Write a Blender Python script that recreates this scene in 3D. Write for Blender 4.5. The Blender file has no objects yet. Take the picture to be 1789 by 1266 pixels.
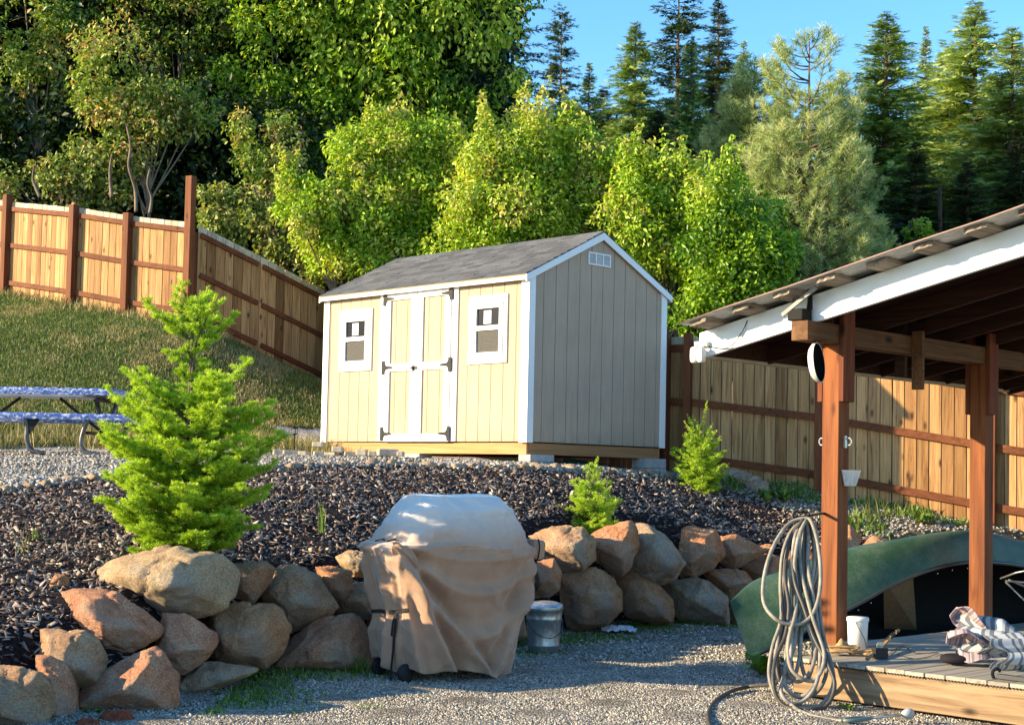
SUN_AZ, SUN_EL, SUN_E, SKY_E, EXPO = 10.0, 17.5, 5.0, 0.15, 1.36
import bpy, bmesh, math, random
import numpy as np
from mathutils import Vector, Matrix, noise as mnoise

random.seed(11)
RNG = np.random.default_rng(11)
C = bpy.context.scene.collection
R = math.radians

# ------------------------------------------------------------------ photograph geometry -> world
W, H = 1789, 1266
F, PITCH, ROLL, SY, CZ = 2640.0, 0.05, 0.021, 64.0, 1.45
cp, sp, cr, sr = math.cos(PITCH), math.sin(PITCH), math.cos(ROLL), math.sin(ROLL)
def ray(px, py):
    a = px - W / 2; b = py - H / 2 - SY
    u = a * cr + b * sr; v = -a * sr + b * cr
    yc = -v / F
    return (u / F, cp - yc * sp, sp + yc * cp)
def P(px, py, Y):
    d = ray(px, py); t = Y / d[1]
    return Vector((d[0] * t, Y, CZ + d[2] * t))
def G(px, py, z=0.0):
    d = ray(px, py); t = (z - CZ) / d[2]
    return Vector((d[0] * t, d[1] * t, z))
YAW = 0.7798
VV = Vector((math.cos(YAW), math.sin(YAW), 0)); UU = Vector((-math.sin(YAW), math.cos(YAW), 0))

# ------------------------------------------------------------------ mesh helpers
class MB:
    def __init__(s):
        s.v = []; s.f = []; s.r = []; s.m = []; s.mat = 0; s.M = None
    def add(s, vs, fs, rnd=None):
        o = len(s.v)
        for p in vs:
            p = Vector(p)
            s.v.append(s.M @ p if s.M else p)
        if rnd is None: rnd = random.random()
        for f in fs:
            s.f.append([i + o for i in f]); s.r.append(rnd); s.m.append(s.mat)
    def box(s, x0, y0, z0, x1, y1, z1, rnd=None):
        s.add([(x0,y0,z0),(x1,y0,z0),(x1,y1,z0),(x0,y1,z0),(x0,y0,z1),(x1,y0,z1),(x1,y1,z1),(x0,y1,z1)],
              [(0,3,2,1),(4,5,6,7),(0,1,5,4),(1,2,6,5),(2,3,7,6),(3,0,4,7)], rnd)
    def bar(s, a, b, w, h, up=(0,0,1), rnd=None):
        a, b = Vector(a), Vector(b); d = (b - a).normalized(); up = Vector(up)
        x = d.cross(up)
        if x.length < 1e-4: x = d.cross(Vector((1,0,0)))
        x.normalize(); y = x.cross(d).normalized()
        x *= w / 2; y *= h / 2
        s.add([a-x-y,a+x-y,a+x+y,a-x+y,b-x-y,b+x-y,b+x+y,b-x+y],
              [(0,1,2,3),(4,7,6,5),(0,4,5,1),(1,5,6,2),(2,6,7,3),(3,7,4,0)], rnd)
    def tube(s, pts, r, n=8, caps=True, rnd=None):
        pts = [Vector(p) for p in pts]; k = len(pts)
        rs = r if isinstance(r, (list, tuple)) else [r] * k
        vs = []; up = None
        for i, p in enumerate(pts):
            t = (pts[min(i+1,k-1)] - pts[max(i-1,0)])
            if t.length < 1e-9: t = Vector((0,0,1))
            t.normalize()
            if up is None:
                up = Vector((0,0,1)) if abs(t.z) < .9 else Vector((1,0,0))
            x = t.cross(up)
            if x.length < 1e-5: x = t.cross(Vector((0,1,0)))
            x.normalize(); y = x.cross(t).normalized(); up = y
            for j in range(n):
                a = 2*math.pi*j/n
                vs.append(p + (x*math.cos(a) + y*math.sin(a))*rs[i])
        fs = []
        for i in range(k-1):
            for j in range(n):
                fs.append((i*n+j, i*n+(j+1)%n, (i+1)*n+(j+1)%n, (i+1)*n+j))
        if caps:
            fs.append(tuple(reversed(range(n)))); fs.append(tuple(range((k-1)*n, k*n)))
        s.add(vs, fs, rnd)
    def lathe(s, prof, n=24, c=(0,0,0), rnd=None):
        vs = []; fs = []; c = Vector(c)
        for r, z in prof:
            for j in range(n):
                a = 2*math.pi*j/n; vs.append(c + Vector((r*math.cos(a), r*math.sin(a), z)))
        for i in range(len(prof)-1):
            for j in range(n): fs.append((i*n+j, i*n+(j+1)%n, (i+1)*n+(j+1)%n, (i+1)*n+j))
        s.add(vs, fs, rnd)
    def prism(s, poly, d, rnd=None):
        """poly: list of 3-D points (planar), d: extrusion vector"""
        d = Vector(d); n = len(poly); vs = [Vector(p) for p in poly]; vs += [p + d for p in vs]
        fs = [tuple(range(n)), tuple(reversed(range(n, 2*n)))]
        for i in range(n): fs.append((i, (i+1)%n, (i+1)%n + n, i + n))
        s.add(vs, fs, rnd)
    def build(s, name, mats, parent=None, smooth=False, bevel=0, world=False, fix=True):
        me = bpy.data.meshes.new(name)
        off = Vector((0,0,0))
        me.from_pydata([tuple(p) for p in s.v], [], s.f)
        if world and parent is not None:
            me.transform(parent.matrix_basis.inverted())
        if fix and len(s.f) < 60000:
            bm = bmesh.new(); bm.from_mesh(me)
            bmesh.ops.recalc_face_normals(bm, faces=bm.faces); bm.to_mesh(me); bm.free()
        at = me.attributes.new('rnd', 'FLOAT', 'FACE'); at.data.foreach_set('value', s.r)
        if not isinstance(mats, (list, tuple)): mats = [mats]
        for m in mats: me.materials.append(m)
        if len(mats) > 1: me.polygons.foreach_set('material_index', s.m)
        if smooth: me.polygons.foreach_set('use_smooth', [True]*len(me.polygons))
        o = bpy.data.objects.new(name, me); C.objects.link(o)
        if parent is not None: o.parent = parent
        if bevel:
            b = o.modifiers.new('bevel', 'BEVEL'); b.width = bevel; b.segments = 2; b.limit_method = 'ANGLE'; b.angle_limit = R(40)
        return o

def npmesh(name, V, Fc, attrs, mats, parent=None, smooth=False, midx=None):
    """V (n,3), Fc (m,k) faces of k corners, attrs {'tint': per-face array}"""
    me = bpy.data.meshes.new(name)
    V = np.asarray(V, np.float32); Fc = np.asarray(Fc, np.int32); m, k = Fc.shape
    me.vertices.add(len(V)); me.vertices.foreach_set('co', V.ravel())
    me.loops.add(m*k); me.loops.foreach_set('vertex_index', Fc.ravel())
    me.polygons.add(m); me.polygons.foreach_set('loop_start', np.arange(0, m*k, k, dtype=np.int32))
    me.polygons.foreach_set('loop_total', np.full(m, k, np.int32))
    if not isinstance(mats, (list, tuple)): mats = [mats]
    for q in mats: me.materials.append(q)
    if midx is not None: me.polygons.foreach_set('material_index', np.asarray(midx, np.int32))
    if smooth: me.polygons.foreach_set('use_smooth', np.ones(m, bool))
    me.update(calc_edges=True)
    for n_, a in attrs.items():
        at = me.attributes.new(n_, 'FLOAT', 'FACE'); at.data.foreach_set('value', np.asarray(a, np.float32))
    o = bpy.data.objects.new(name, me); C.objects.link(o)
    if parent is not None: o.parent = parent
    return o

def tag(o, label=None, cat=None, group=None, kind=None):
    if label: o['label'] = label
    if cat: o['category'] = cat
    if group: o['group'] = group
    if kind: o['kind'] = kind
    return o
def thing(name, label, cat, loc=(0,0,0), rz=0, group=None):
    o = bpy.data.objects.new(name, None); C.objects.link(o); o.empty_display_size = .1
    o.location = loc; o.rotation_euler = (0,0,rz)
    o.matrix_basis = Matrix.Translation(Vector(loc)) @ Matrix.Rotation(rz, 4, 'Z')
    return tag(o, label, cat, group)
def copy_tree(o, parent=None):
    c = o.copy(); C.objects.link(c); c.parent = parent
    for ch in [x for x in bpy.data.objects if x.parent == o]: copy_tree(ch, c)
    return c
def catmull(pts, sub=8, closed=False):
    pts = [Vector(p) for p in pts]; n = len(pts); out = []
    rng = range(n) if closed else range(n-1)
    for i in rng:
        if closed: p0,p1,p2,p3 = pts[(i-1)%n],pts[i],pts[(i+1)%n],pts[(i+2)%n]
        else: p0,p1,p2,p3 = pts[max(i-1,0)],pts[i],pts[i+1],pts[min(i+2,n-1)]
        for k in range(sub):
            t = k/sub
            out.append(.5*((2*p1)+(p2-p0)*t+(2*p0-5*p1+4*p2-p3)*t*t+(3*p1-p0-3*p2+p3)*t**3))
    out.append(pts[0].copy() if closed else pts[-1].copy())
    return out

# ------------------------------------------------------------------ materials
class MT:
    def __init__(s, name, rough=.8, spec=.3, metal=0.0):
        s.m = bpy.data.materials.new(name); s.m.use_nodes = True; s.nt = s.m.node_tree
        s.b = s.nt.nodes['Principled BSDF']; s.out = s.nt.nodes['Material Output']
        s.b.inputs['Roughness'].default_value = rough
        s.b.inputs['Specular IOR Level'].default_value = spec
        s.b.inputs['Metallic'].default_value = metal
    def n(s, t, **kw):
        x = s.nt.nodes.new(t)
        for k, v in kw.items(): setattr(x, k, v)
        return x
    def l(s, a, b): s.nt.links.new(a, b)
    def coord(s, kind='Object', scale=(1,1,1), rot=(0,0,0), rnd=False):
        tc = s.n('ShaderNodeTexCoord'); mp = s.n('ShaderNodeMapping')
        mp.inputs['Scale'].default_value = scale; mp.inputs['Rotation'].default_value = rot
        src = tc.outputs[kind]
        if rnd:
            at = s.n('ShaderNodeAttribute', attribute_name='rnd')
            cb = s.n('ShaderNodeVectorMath', operation='MULTIPLY_ADD')
            cb.inputs[1].default_value = (17.3, 9.1, 5.7)
            s.l(at.outputs['Fac'], cb.inputs[0]); s.l(src, cb.inputs[2]); src = cb.outputs[0]
        s.l(src, mp.inputs['Vector']); return mp.outputs[0]
    def noise(s, vec, scale, detail=4, rough=.6, dist=0):
        x = s.n('ShaderNodeTexNoise')
        x.inputs['Scale'].default_value = scale; x.inputs['Detail'].default_value = detail
        x.inputs['Roughness'].default_value = rough; x.inputs['Distortion'].default_value = dist
        s.l(vec, x.inputs['Vector']); return x.outputs['Fac']
    def voro(s, vec, scale, feature='F1', out='Distance', rand=1):
        x = s.n('ShaderNodeTexVoronoi', feature=feature); x.inputs['Scale'].default_value = scale
        x.inputs['Randomness'].default_value = rand
        s.l(vec, x.inputs['Vector']); return x.outputs[out]
    def attr(s, name): return s.n('ShaderNodeAttribute', attribute_name=name).outputs['Fac']
    def ramp(s, fac, stops, interp='LINEAR'):
        x = s.n('ShaderNodeValToRGB'); e = x.color_ramp.elements; x.color_ramp.interpolation = interp
        while len(e) < len(stops): e.new(.5)
        for q, (p, c) in zip(e, stops):
            q.position = p; q.color = (c[0], c[1], c[2], 1) if not isinstance(c, (int, float)) else (c, c, c, 1)
        s.l(fac, x.inputs['Fac']); return x.outputs['Color']
    def mix(s, a, b, fac, mode='MIX'):
        x = s.n('ShaderNodeMix', data_type='RGBA', blend_type=mode)
        if isinstance(fac, (int, float)): x.inputs[0].default_value = fac
        else: s.l(fac, x.inputs[0])
        for i, q in ((6, a), (7, b)):
            if isinstance(q, (tuple, list)): x.inputs[i].default_value = (q[0], q[1], q[2], 1)
            else: s.l(q, x.inputs[i])
        return x.outputs[2]
    def math(s, op, a, b=0.0):
        x = s.n('ShaderNodeMath', operation=op)
        for i, q in ((0, a), (1, b)):
            if isinstance(q, (int, float)): x.inputs[i].default_value = q
            else: s.l(q, x.inputs[i])
        return x.outputs[0]
    def col(s, c):
        if isinstance(c, (tuple, list)): s.b.inputs['Base Color'].default_value = (c[0], c[1], c[2], 1)
        else: s.l(c, s.b.inputs['Base Color'])
        return s
    def bump(s, h, strength=.5, dist=.01):
        x = s.n('ShaderNodeBump'); x.inputs['Strength'].default_value = strength; x.inputs['Distance'].default_value = dist
        s.l(h, x.inputs['Height']); s.l(x.outputs[0], s.b.inputs['Normal']); return s
    def translucent(s, colsock, fac):
        t = s.n('ShaderNodeBsdfTranslucent'); mx = s.n('ShaderNodeMixShader'); mx.inputs[0].default_value = fac
        if isinstance(colsock, tuple): t.inputs[0].default_value = (*colsock, 1)
        else: s.l(colsock, t.inputs[0])
        s.l(s.b.outputs[0], mx.inputs[1]); s.l(t.outputs[0], mx.inputs[2]); s.l(mx.outputs[0], s.out.inputs[0]); return s

def wood(name, cols, axis='z', knots=.5, rough=.75, grain=1.0, bump=.35, board=.5, weather=0):
    """cols: dark grain, mid, light. grain runs along axis."""
    t = MT(name, rough, .25)
    k = {'x': (1.1, 22, 22), 'y': (22, 1.1, 22), 'z': (22, 22, 1.1)}[axis]
    v = t.coord('Object', tuple(q*grain for q in k), rnd=True)
    n1 = t.noise(v, 1.0, 5, .62, 1.4)
    v2 = t.coord('Object', tuple(q*.18*grain for q in k), rnd=True)
    n2 = t.noise(v2, 1.3, 3, .5, .8)
    base = t.ramp(n1, [(.28, cols[0]), (.47, cols[1]), (.75, cols[2])])
    base = t.mix(base, t.ramp(n2, [(.3, .72), (.6, 1.1)]), .8, 'MULTIPLY')
    rr = t.attr('rnd')
    base = t.mix(base, t.ramp(rr, [(0, (1-board*.62, 1-board*.7, 1-board*.78)), (.5, .95), (1, (1+board*.2, 1+board*.22, 1+board*.25))]), 1, 'MULTIPLY')
    if knots:
        kk = {'x': (1.5, 7, 7), 'y': (7, 1.5, 7), 'z': (7, 7, 1.5)}[axis]
        kk = {'x': (3.2, 7.5, 7.5), 'y': (7.5, 3.2, 7.5), 'z': (7.5, 7.5, 3.2)}[axis]
        vk = t.coord('Object', kk, rnd=True)
        vd = t.voro(vk, 1.0)
        cc = t.n('ShaderNodeSeparateColor'); t.l(t.voro(vk, 1.0, out='Color'), cc.inputs[0])
        m1 = t.math('MULTIPLY', t.ramp(vd, [(.08, 1.0), (.24, 0.0)]), t.math('GREATER_THAN', cc.outputs[0], 1-knots*.55))
        base = t.mix(base, tuple(q*.32 for q in cols[0]), m1)
    t.col(base); t.bump(n1, bump, .004)
    return t.m

def plain(name, col, rough=.6, spec=.4, metal=0, var=.15, scale=8, bump=0, bscale=60):
    t = MT(name, rough, spec, metal)
    v = t.coord()
    n1 = t.noise(v, scale, 5, .6, .3)
    t.col(t.mix(tuple(q*(1-var) for q in col), tuple(min(1, q*(1+var)) for q in col), t.ramp(n1, [(.3, 0.0), (.7, 1.0)])))
    if bump: t.bump(t.noise(v, bscale, 4), bump, .003)
    return t.m

def leafmat(name, stops, rough=.45, trans=.3, spec=.35):
    t = MT(name, rough, spec)
    c = t.ramp(t.attr('tint'), stops)
    t.col(c); t.translucent(t.mix(c, (1.0, 1.0, .35), 1.0, 'MULTIPLY'), trans)
    return t.m

CEDAR = wood('cedar_picket', [(.17,.075,.026), (.42,.225,.088), (.60,.365,.16)], 'z', .75, board=.75)
PALE = wood('pale_picket_top', [(.36,.29,.20), (.52,.45,.33), (.66,.60,.48)], 'z', .2, board=.3)
STAIN = wood('stained_rail', [(.07,.020,.008), (.155,.048,.017), (.22,.075,.027)], 'x', .3, board=.3)
STAINZ = wood('stained_post', [(.075,.022,.009), (.16,.050,.018), (.23,.080,.029)], 'z', .35, board=.25)
DARKW = wood('dark_roof_timber', [(.020,.009,.006), (.045,.018,.011), (.075,.03,.018)], 'y', .3, board=.4)
BEAMW = wood('brown_beam', [(.06,.028,.013), (.13,.06,.026), (.20,.10,.045)], 'x', .4, board=.2)
REDPAD = wood('red_stained_plate', [(.08,.022,.010), (.16,.042,.018), (.24,.07,.028)], 'z', .4, board=.3)
GREYW = wood('weathered_board', [(.10,.075,.055), (.26,.21,.16), (.42,.36,.29)], 'x', .5, board=.5, bump=.6)
DECKW = wood('deck_board', [(.20,.175,.135), (.34,.30,.24), (.44,.40,.33)], 'x', 0, board=.25, grain=.8)
SKIRTW = wood('deck_skirt', [(.12,.07,.036), (.31,.205,.115), (.43,.31,.19)], 'y', 1.5, board=.1, grain=.55, bump=.6)
JOISTW = wood('shed_skid', [(.30,.13,.045), (.44,.215,.085), (.54,.29,.13)], 'y', .3, board=.2, grain=.5)
JOISTX = wood('shed_skid_side', [(.28,.12,.045), (.40,.19,.075), (.50,.25,.11)], 'x', .3, board=.2, grain=.5)
WHITE = plain('white_trim_paint', (.80,.79,.76), .45, .4, var=.03, scale=14, bump=.08, bscale=120)
BLACKM = plain('black_metal', (.008,.007,.009), .6, .25, var=.3)
CONC = plain('concrete', (.36,.35,.33), .9, .2, var=.2, scale=14, bump=.5, bscale=90)
# ------------------------------------------------------------------ terrain
def V2(v): return (v[0], v[1])
CREST = [P(-40,1190,8.6),P(30,1160,8.9),P(100,1100,9.3),P(90,1038,9.8),P(160,1003,10.3),P(300,972,10.6),P(440,986,11.2),P(510,990,11.7),
         P(620,968,12.1),P(700,962,12.7),P(900,952,13.7),P(990,928,14.4),P(1070,915,15.0),P(1150,925,15.4),P(1230,930,15.8),P(1310,945,16.2),P(1400,955,16.6),P(1530,952,16.6),P(1640,960,16.4),P(1789,972,16.2)]
BORD = [P(-260,905,11.2),P(-120,880,11.8),P(0,856,12.5),P(150,836,13.2),P(300,826,13.8),P(430,819,14.5),P(560,812,15.0),P(700,811,15.6),P(900,813,16.2),P(1050,820,17.0),P(1150,829,17.7),P(1215,838,18.0)]
FB = [P(1165,827,19.25),P(1290,834,18.84),P(1430,858,18.38),P(1560,886,17.98),P(1720,917,17.52),P(1850,935,17.15),P(2300,1010,16.0)]      # fence foot, right
FL = [P(-60,500,30.2),P(20,512,29.3),P(128,531,27.9),P(222,549,27.3),P(335,568,26.5)]                                 # fence foot, left
FM = [P(335,568,26.5),P(420,603,27.2),P(560,672,28.4)]
ctrl = list(CREST) + list(BORD) + FB + FL + FM[1:]
ctrl += [P(920,809,17.2),P(1145,828,18.9),P(745,804,18.4),P(570,797,19.9),P(830,807,17.3),P(660,803,18.2),P(1150,818,19.1),Vector((-.9,21.6,1.66))]
ctrl += [P(0,780,19.5),P(200,782,19.5),P(430,782,19.3),P(0,800,16),P(250,797,16),P(440,797,17)]
ctrl += [P(0,640,23.5),P(200,650,23.5),P(450,695,23.5),P(60,545,27.0),P(200,565,26.0),P(330,590,25.2)]
ctrl += [P(1400,905,17.2),P(1560,915,17.1),P(1700,932,16.9),P(0,940,11.0),P(200,905,11.8),P(600,880,13.5),P(1000,862,15.6),P(1200,880,16.7)]
ctrl += [Vector(q) for q in [(-3.9,-4,.55),(-3.6,3,.55),(-5.5,4,1.0),(-5,8,.95),(-9,-4,1.3),(-9,6,1.5),(-9,11,1.45),(-14,4,1.8),(-14,20,2.2),(-14,28,4.6),(-30,10,3),(8,16.5,.55),(12,15,.4),(12,19,.8),
         (1.0,24,1.6),(-1,26.5,2.4),(-3.5,33,4.6),(-10,34,6.0),(-18,36,7.5),(3,28,2.6),(8,24,2.2),(14,24,2.2),(-12,45,10),(0,45,7.5),(12,45,7.0),(25,40,6.0),(-30,60,17),(0,60,12),(30,60,10.5),
         (-60,100,30),(0,100,22),(60,100,19),(-120,40,12),(120,40,8),(-120,160,45),(0,160,36),(120,160,34),(-120,-60,2),(120,-60,-1),(20,0,0),(20,10,.1)]]
cx = np.array([[c[0], c[1]] for c in ctrl]); cz = np.array([c[2] for c in ctrl])
def _k(r): return r
nC = len(cx)
A = np.zeros((nC+3, nC+3)); A[:nC,:nC] = _k(np.linalg.norm(cx[:,None]-cx[None], axis=2)) - np.eye(nC)*.02
A[:nC,nC] = 1; A[:nC,nC+1:] = cx; A[nC,:nC] = 1; A[nC+1:,:nC] = cx.T
wts = np.linalg.solve(A, np.concatenate([cz, [0,0,0]]))
def rbf(x, y):
    x = np.asarray(x, float).ravel(); y = np.asarray(y, float).ravel(); out = np.zeros(len(x))
    for i in range(0, len(x), 20000):
        q = np.stack([x[i:i+20000], y[i:i+20000]], 1)
        d = np.linalg.norm(q[:,None]-cx[None], axis=2)
        out[i:i+20000] = _k(d) @ wts[:nC] + wts[nC] + q @ wts[nC+1:]
    return out
TOE = np.array([(-3.9,-60),(-3.7,-2),(-3.35,4),(-3.0,7.6),(-2.75,8.45),(-2.5,8.95),(-2.1,9.35),(-1.85,10.1),(-1.62,10.9),(-1.15,11.4),(-.7,12.1),(-.1,13.1),(.4,13.8),(1.1,14.75),(1.7,15.25),(2.3,15.5),
                (3.0,15.8),(4.2,16.2),(6.5,16.9),(10,17.6),(60,18)])
def toe_d(x, y):
    """signed distance to the foot of the rock wall: positive inside the terrace"""
    q = np.stack([np.asarray(x,float).ravel(), np.asarray(y,float).ravel()], 1)
    best = np.full(len(q), 1e9); sg = np.ones(len(q))
    for a, b in zip(TOE[:-1], TOE[1:]):
        d = b-a; L = (d**2).sum(); t = np.clip(((q-a)@d)/L, 0, 1); pr = a + t[:,None]*d
        dist = np.linalg.norm(q-pr, axis=1); c = d[0]*(q[:,1]-a[1]) - d[1]*(q[:,0]-a[0])
        m = dist < best - 1e-9; best[m] = dist[m]; sg[m] = np.sign(c[m])
    return best*sg
def yard_z(x, y):
    x = np.asarray(x); y = np.asarray(y)
    return .018*np.sin(x*1.3+.5)*np.sin(y*.9) + .01*np.sin(x*3.1+y*2.3)
def hgt(x, y):
    x = np.asarray(x, float).ravel(); y = np.asarray(y, float).ravel()
    d = toe_d(x, y); t = np.clip((d-.22)/.38, 0, 1); t = t*t*(3-2*t)
    z = rbf(x, y)
    return yard_z(x, y)*(1-t) + z*t
def h1(x, y): return float(hgt([x],[y])[0])
def inpoly(x, y, poly):
    x = np.asarray(x).ravel(); y = np.asarray(y).ravel(); ins = np.zeros(len(x), bool); n = len(poly)
    for i in range(n):
        x0, y0 = poly[i][0], poly[i][1]; x1, y1 = poly[(i+1)%n][0], poly[(i+1)%n][1]
        if y0 == y1: continue
        c = ((y0 > y) != (y1 > y)) & (x < (x1-x0)*(y-y0)/(y1-y0)+x0); ins ^= c
    return ins
FOOT = [P(-300,778,19.6),P(0,781,19.5),P(200,783,19.5),P(430,783,19.2),P(565,783,19.3)]
PATHPOLY = [(-16,10.3)] + [V2(p) for p in BORD] + [(2.3,18.4),(2.1,19.3),(.8,21.0),(-1.4,23.6),(-3.45,22.0)] + [V2(p) for p in reversed(FOOT)] + [(-16,19.6)]
LAWNPOLY = [(-16,19.6)] + [V2(p) for p in FOOT] + [(-3.45,22.0),(-1.4,23.6)] + [(FM[2].x+.4,FM[2].y-.2)] + [V2(p) for p in reversed(FM[:-1])] + [V2(p) for p in reversed(FL)] + [(-16,33)]
BACKLINE = [(-40,45),(-16,33)] + [V2(p) for p in FL] + [V2(p) for p in FM[1:]] + [(-1.4,24.0)] + [V2(p) for p in FB] + [(14,14.0),(60,8)]
def behind(x, y):
    x = np.asarray(x).ravel(); y = np.asarray(y).ravel()
    bx = np.array([b[0] for b in BACKLINE]); by = np.array([b[1] for b in BACKLINE])
    return y > np.interp(x, bx, by) + .05
BANKPOLY = [V2(P(1215,838,18.0)), V2(P(1330,865,17.6)), V2(P(1440,890,17.1)), V2(P(1560,925,16.7)), V2(P(1789,965,16.3)), (14,15.4), (14,20), (6.2,19.2), (2.0,20.2)]

# materials of the ground
t = MT('yard_gravel', .95, .15); v = t.coord('Object')
vc = t.voro(v, 62, out='Color'); sc_ = t.n('ShaderNodeSeparateColor'); t.l(vc, sc_.inputs[0])
g = t.ramp(sc_.outputs[0], [(0,(.10,.09,.075)),(.45,(.25,.225,.185)),(.8,(.40,.36,.30)),(1,(.60,.55,.47))])
g = t.mix(g, t.ramp(t.noise(v, .9, 4), [(.35,(.62,.58,.52)),(.65,(1.1,1.08,1.04))]), .8, 'MULTIPLY')
t.col(g); t.bump(t.voro(v, 62), .9, .02); YARDM = t.m
t = MT('path_gravel', .95, .15); v = t.coord('Object')
vc = t.voro(v, 38, out='Color'); sc_ = t.n('ShaderNodeSeparateColor'); t.l(vc, sc_.inputs[0])
g = t.ramp(sc_.outputs[0], [(0,(.20,.185,.17)),(.5,(.38,.355,.33)),(1,(.62,.60,.56))])
t.col(g); t.bump(t.voro(v, 38), .9, .03); PATHM = t.m
t = MT('mulch_soil', .95, .1); v = t.coord('Object')
t.col(t.ramp(t.noise(v, 26, 6, .7, .5), [(.3,(.012,.009,.009)),(.55,(.035,.026,.026)),(.75,(.075,.058,.055))])); t.bump(t.noise(v, 30, 5, .7), 1, .05); MULCHM = t.m
t = MT('turf_soil', .95, .1); v = t.coord('Object')
t.col(t.mix(t.ramp(t.noise(v, 30, 6, .7), [(.3,(.035,.045,.014)),(.7,(.11,.115,.04))]), (.26,.20,.09), t.ramp(t.noise(v, .9, 5, .65), [(.48,0.0),(.64,.8)]))); t.bump(t.noise(v, 26, 5, .7), 1, .04); LAWNM = t.m
t = MT('bank_soil', .95, .1); v = t.coord('Object')
t.col(t.ramp(t.noise(v, 9, 8, .72), [(.3,(.06,.048,.03)),(.5,(.17,.135,.085)),(.72,(.33,.27,.18))])); t.bump(t.noise(v, 22, 6, .75), 1, .05); BANKM = t.m
t = MT('forest_soil', .95, .1); v = t.coord('Object')
t.col(t.ramp(t.noise(v, 2.2, 7, .7), [(.3,(.008,.011,.005)),(.55,(.02,.026,.010)),(.75,(.045,.045,.018))])); t.bump(t.noise(v, 5, 6, .7), 1, .2); FORESTM = t.m

def grid_regions():
    xs = np.arange(-9, 11.001, .075); ys = np.arange(6.5, 33, .075)
    X, Y = np.meshgrid(xs, ys); Z = hgt(X, Y).reshape(X.shape)
    # small relief
    nx, ny = len(xs), len(ys)
    vid = np.arange(nx*ny).reshape(ny, nx)
    F_ = np.stack([vid[:-1,:-1], vid[:-1,1:], vid[1:,1:], vid[1:,:-1]], -1).reshape(-1, 4)
    xc = (X[:-1,:-1]+.0375).ravel(); yc = (Y[:-1,:-1]+.0375).ravel()
    jx = xc + .05*np.sin(yc*9)+.04*np.sin(xc*23+yc*7); jy = yc + .05*np.sin(xc*8)
    d = toe_d(xc, yc)
    reg = np.full(len(xc), 1)                       # 1 mulch
    reg[inpoly(jx, jy, BANKPOLY)] = 4
    reg[inpoly(jx, jy, PATHPOLY)] = 2
    reg[inpoly(jx, jy, LAWNPOLY)] = 3
    reg[behind(xc, yc)] = 5
    reg[d < .2] = 0
    V = np.stack([X.ravel(), Y.ravel(), Z.ravel()], 1)
    V[:,2] += .012*np.sin(V[:,0]*7.1)*np.sin(V[:,1]*6.3)
    for r_, nm, mt in ((0,'ground',YARDM),(1,'mulch_bed',MULCHM),(2,'gravel_path',PATHM),(3,'lawn_slope',LAWNM),(4,'dirt_bank',BANKM),(5,'forest_floor',FORESTM)):
        f = F_[reg == r_]; used, inv = np.unique(f.ravel(), return_inverse=True)
        o = npmesh(nm, V[used], inv.reshape(-1,4), {}, mt, smooth=True); o['kind'] = 'structure'
grid_regions()
def far_grid():
    c0, c1, d0, d1 = -8.9, 10.9, 6.6, 32.8
    xs = np.unique(np.concatenate([np.linspace(-260,-40,12), np.linspace(-40,-8.9,24), np.linspace(-8.9,10.9,20), np.linspace(10.9,40,20), np.linspace(40,260,12)]))
    ys = np.unique(np.concatenate([np.linspace(-200,-20,10), np.linspace(-20,6.6,20), np.linspace(6.6,32.8,24), np.linspace(32.8,110,40), np.linspace(110,330,12)]))
    X, Y = np.meshgrid(xs, ys); Z = hgt(X, Y).reshape(X.shape) - .03
    Z = np.minimum(Z, 60)
    vid = np.arange(X.size).reshape(X.shape)
    F_ = np.stack([vid[:-1,:-1], vid[:-1,1:], vid[1:,1:], vid[1:,:-1]], -1).reshape(-1,4)
    xc = ((X[:-1,:-1]+X[1:,1:])/2).ravel(); yc = ((Y[:-1,:-1]+Y[1:,1:])/2).ravel()
    keep = ~((xc>c0)&(xc<c1)&(yc>d0)&(yc<d1))
    yd = (toe_d(xc, yc) < .2)
    V = np.stack([X.ravel(), Y.ravel(), Z.ravel()], 1)
    for m, nm, mt in ((keep & yd, 'ground_beyond', YARDM), (keep & ~yd, 'hillside', FORESTM)):
        f = F_[m]; used, inv = np.unique(f.ravel(), return_inverse=True)
        o = npmesh(nm, V[used], inv.reshape(-1,4), {}, mt, smooth=True); o['kind'] = 'structure'
far_grid()

# ------------------------------------------------------------------ loose stuff on the ground
def rand_rot(n, tilt=.5):
    """n rotation matrices: random yaw, limited tilt"""
    a = RNG.uniform(0, 2*np.pi, n); b = RNG.normal(0, tilt, n); c = RNG.normal(0, tilt, n)
    ca, sa, cb, sb, cc, sc = np.cos(a), np.sin(a), np.cos(b), np.sin(b), np.cos(c), np.sin(c)
    Rz = np.zeros((n,3,3)); Rz[:,0,0]=ca; Rz[:,0,1]=-sa; Rz[:,1,0]=sa; Rz[:,1,1]=ca; Rz[:,2,2]=1
    Rx = np.zeros((n,3,3)); Rx[:,0,0]=1; Rx[:,1,1]=cb; Rx[:,1,2]=-sb; Rx[:,2,1]=sb; Rx[:,2,2]=cb
    Ry = np.zeros((n,3,3)); Ry[:,1,1]=1; Ry[:,0,0]=cc; Ry[:,0,2]=sc; Ry[:,2,0]=-sc; Ry[:,2,2]=cc
    return Rz @ Rx @ Ry
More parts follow.
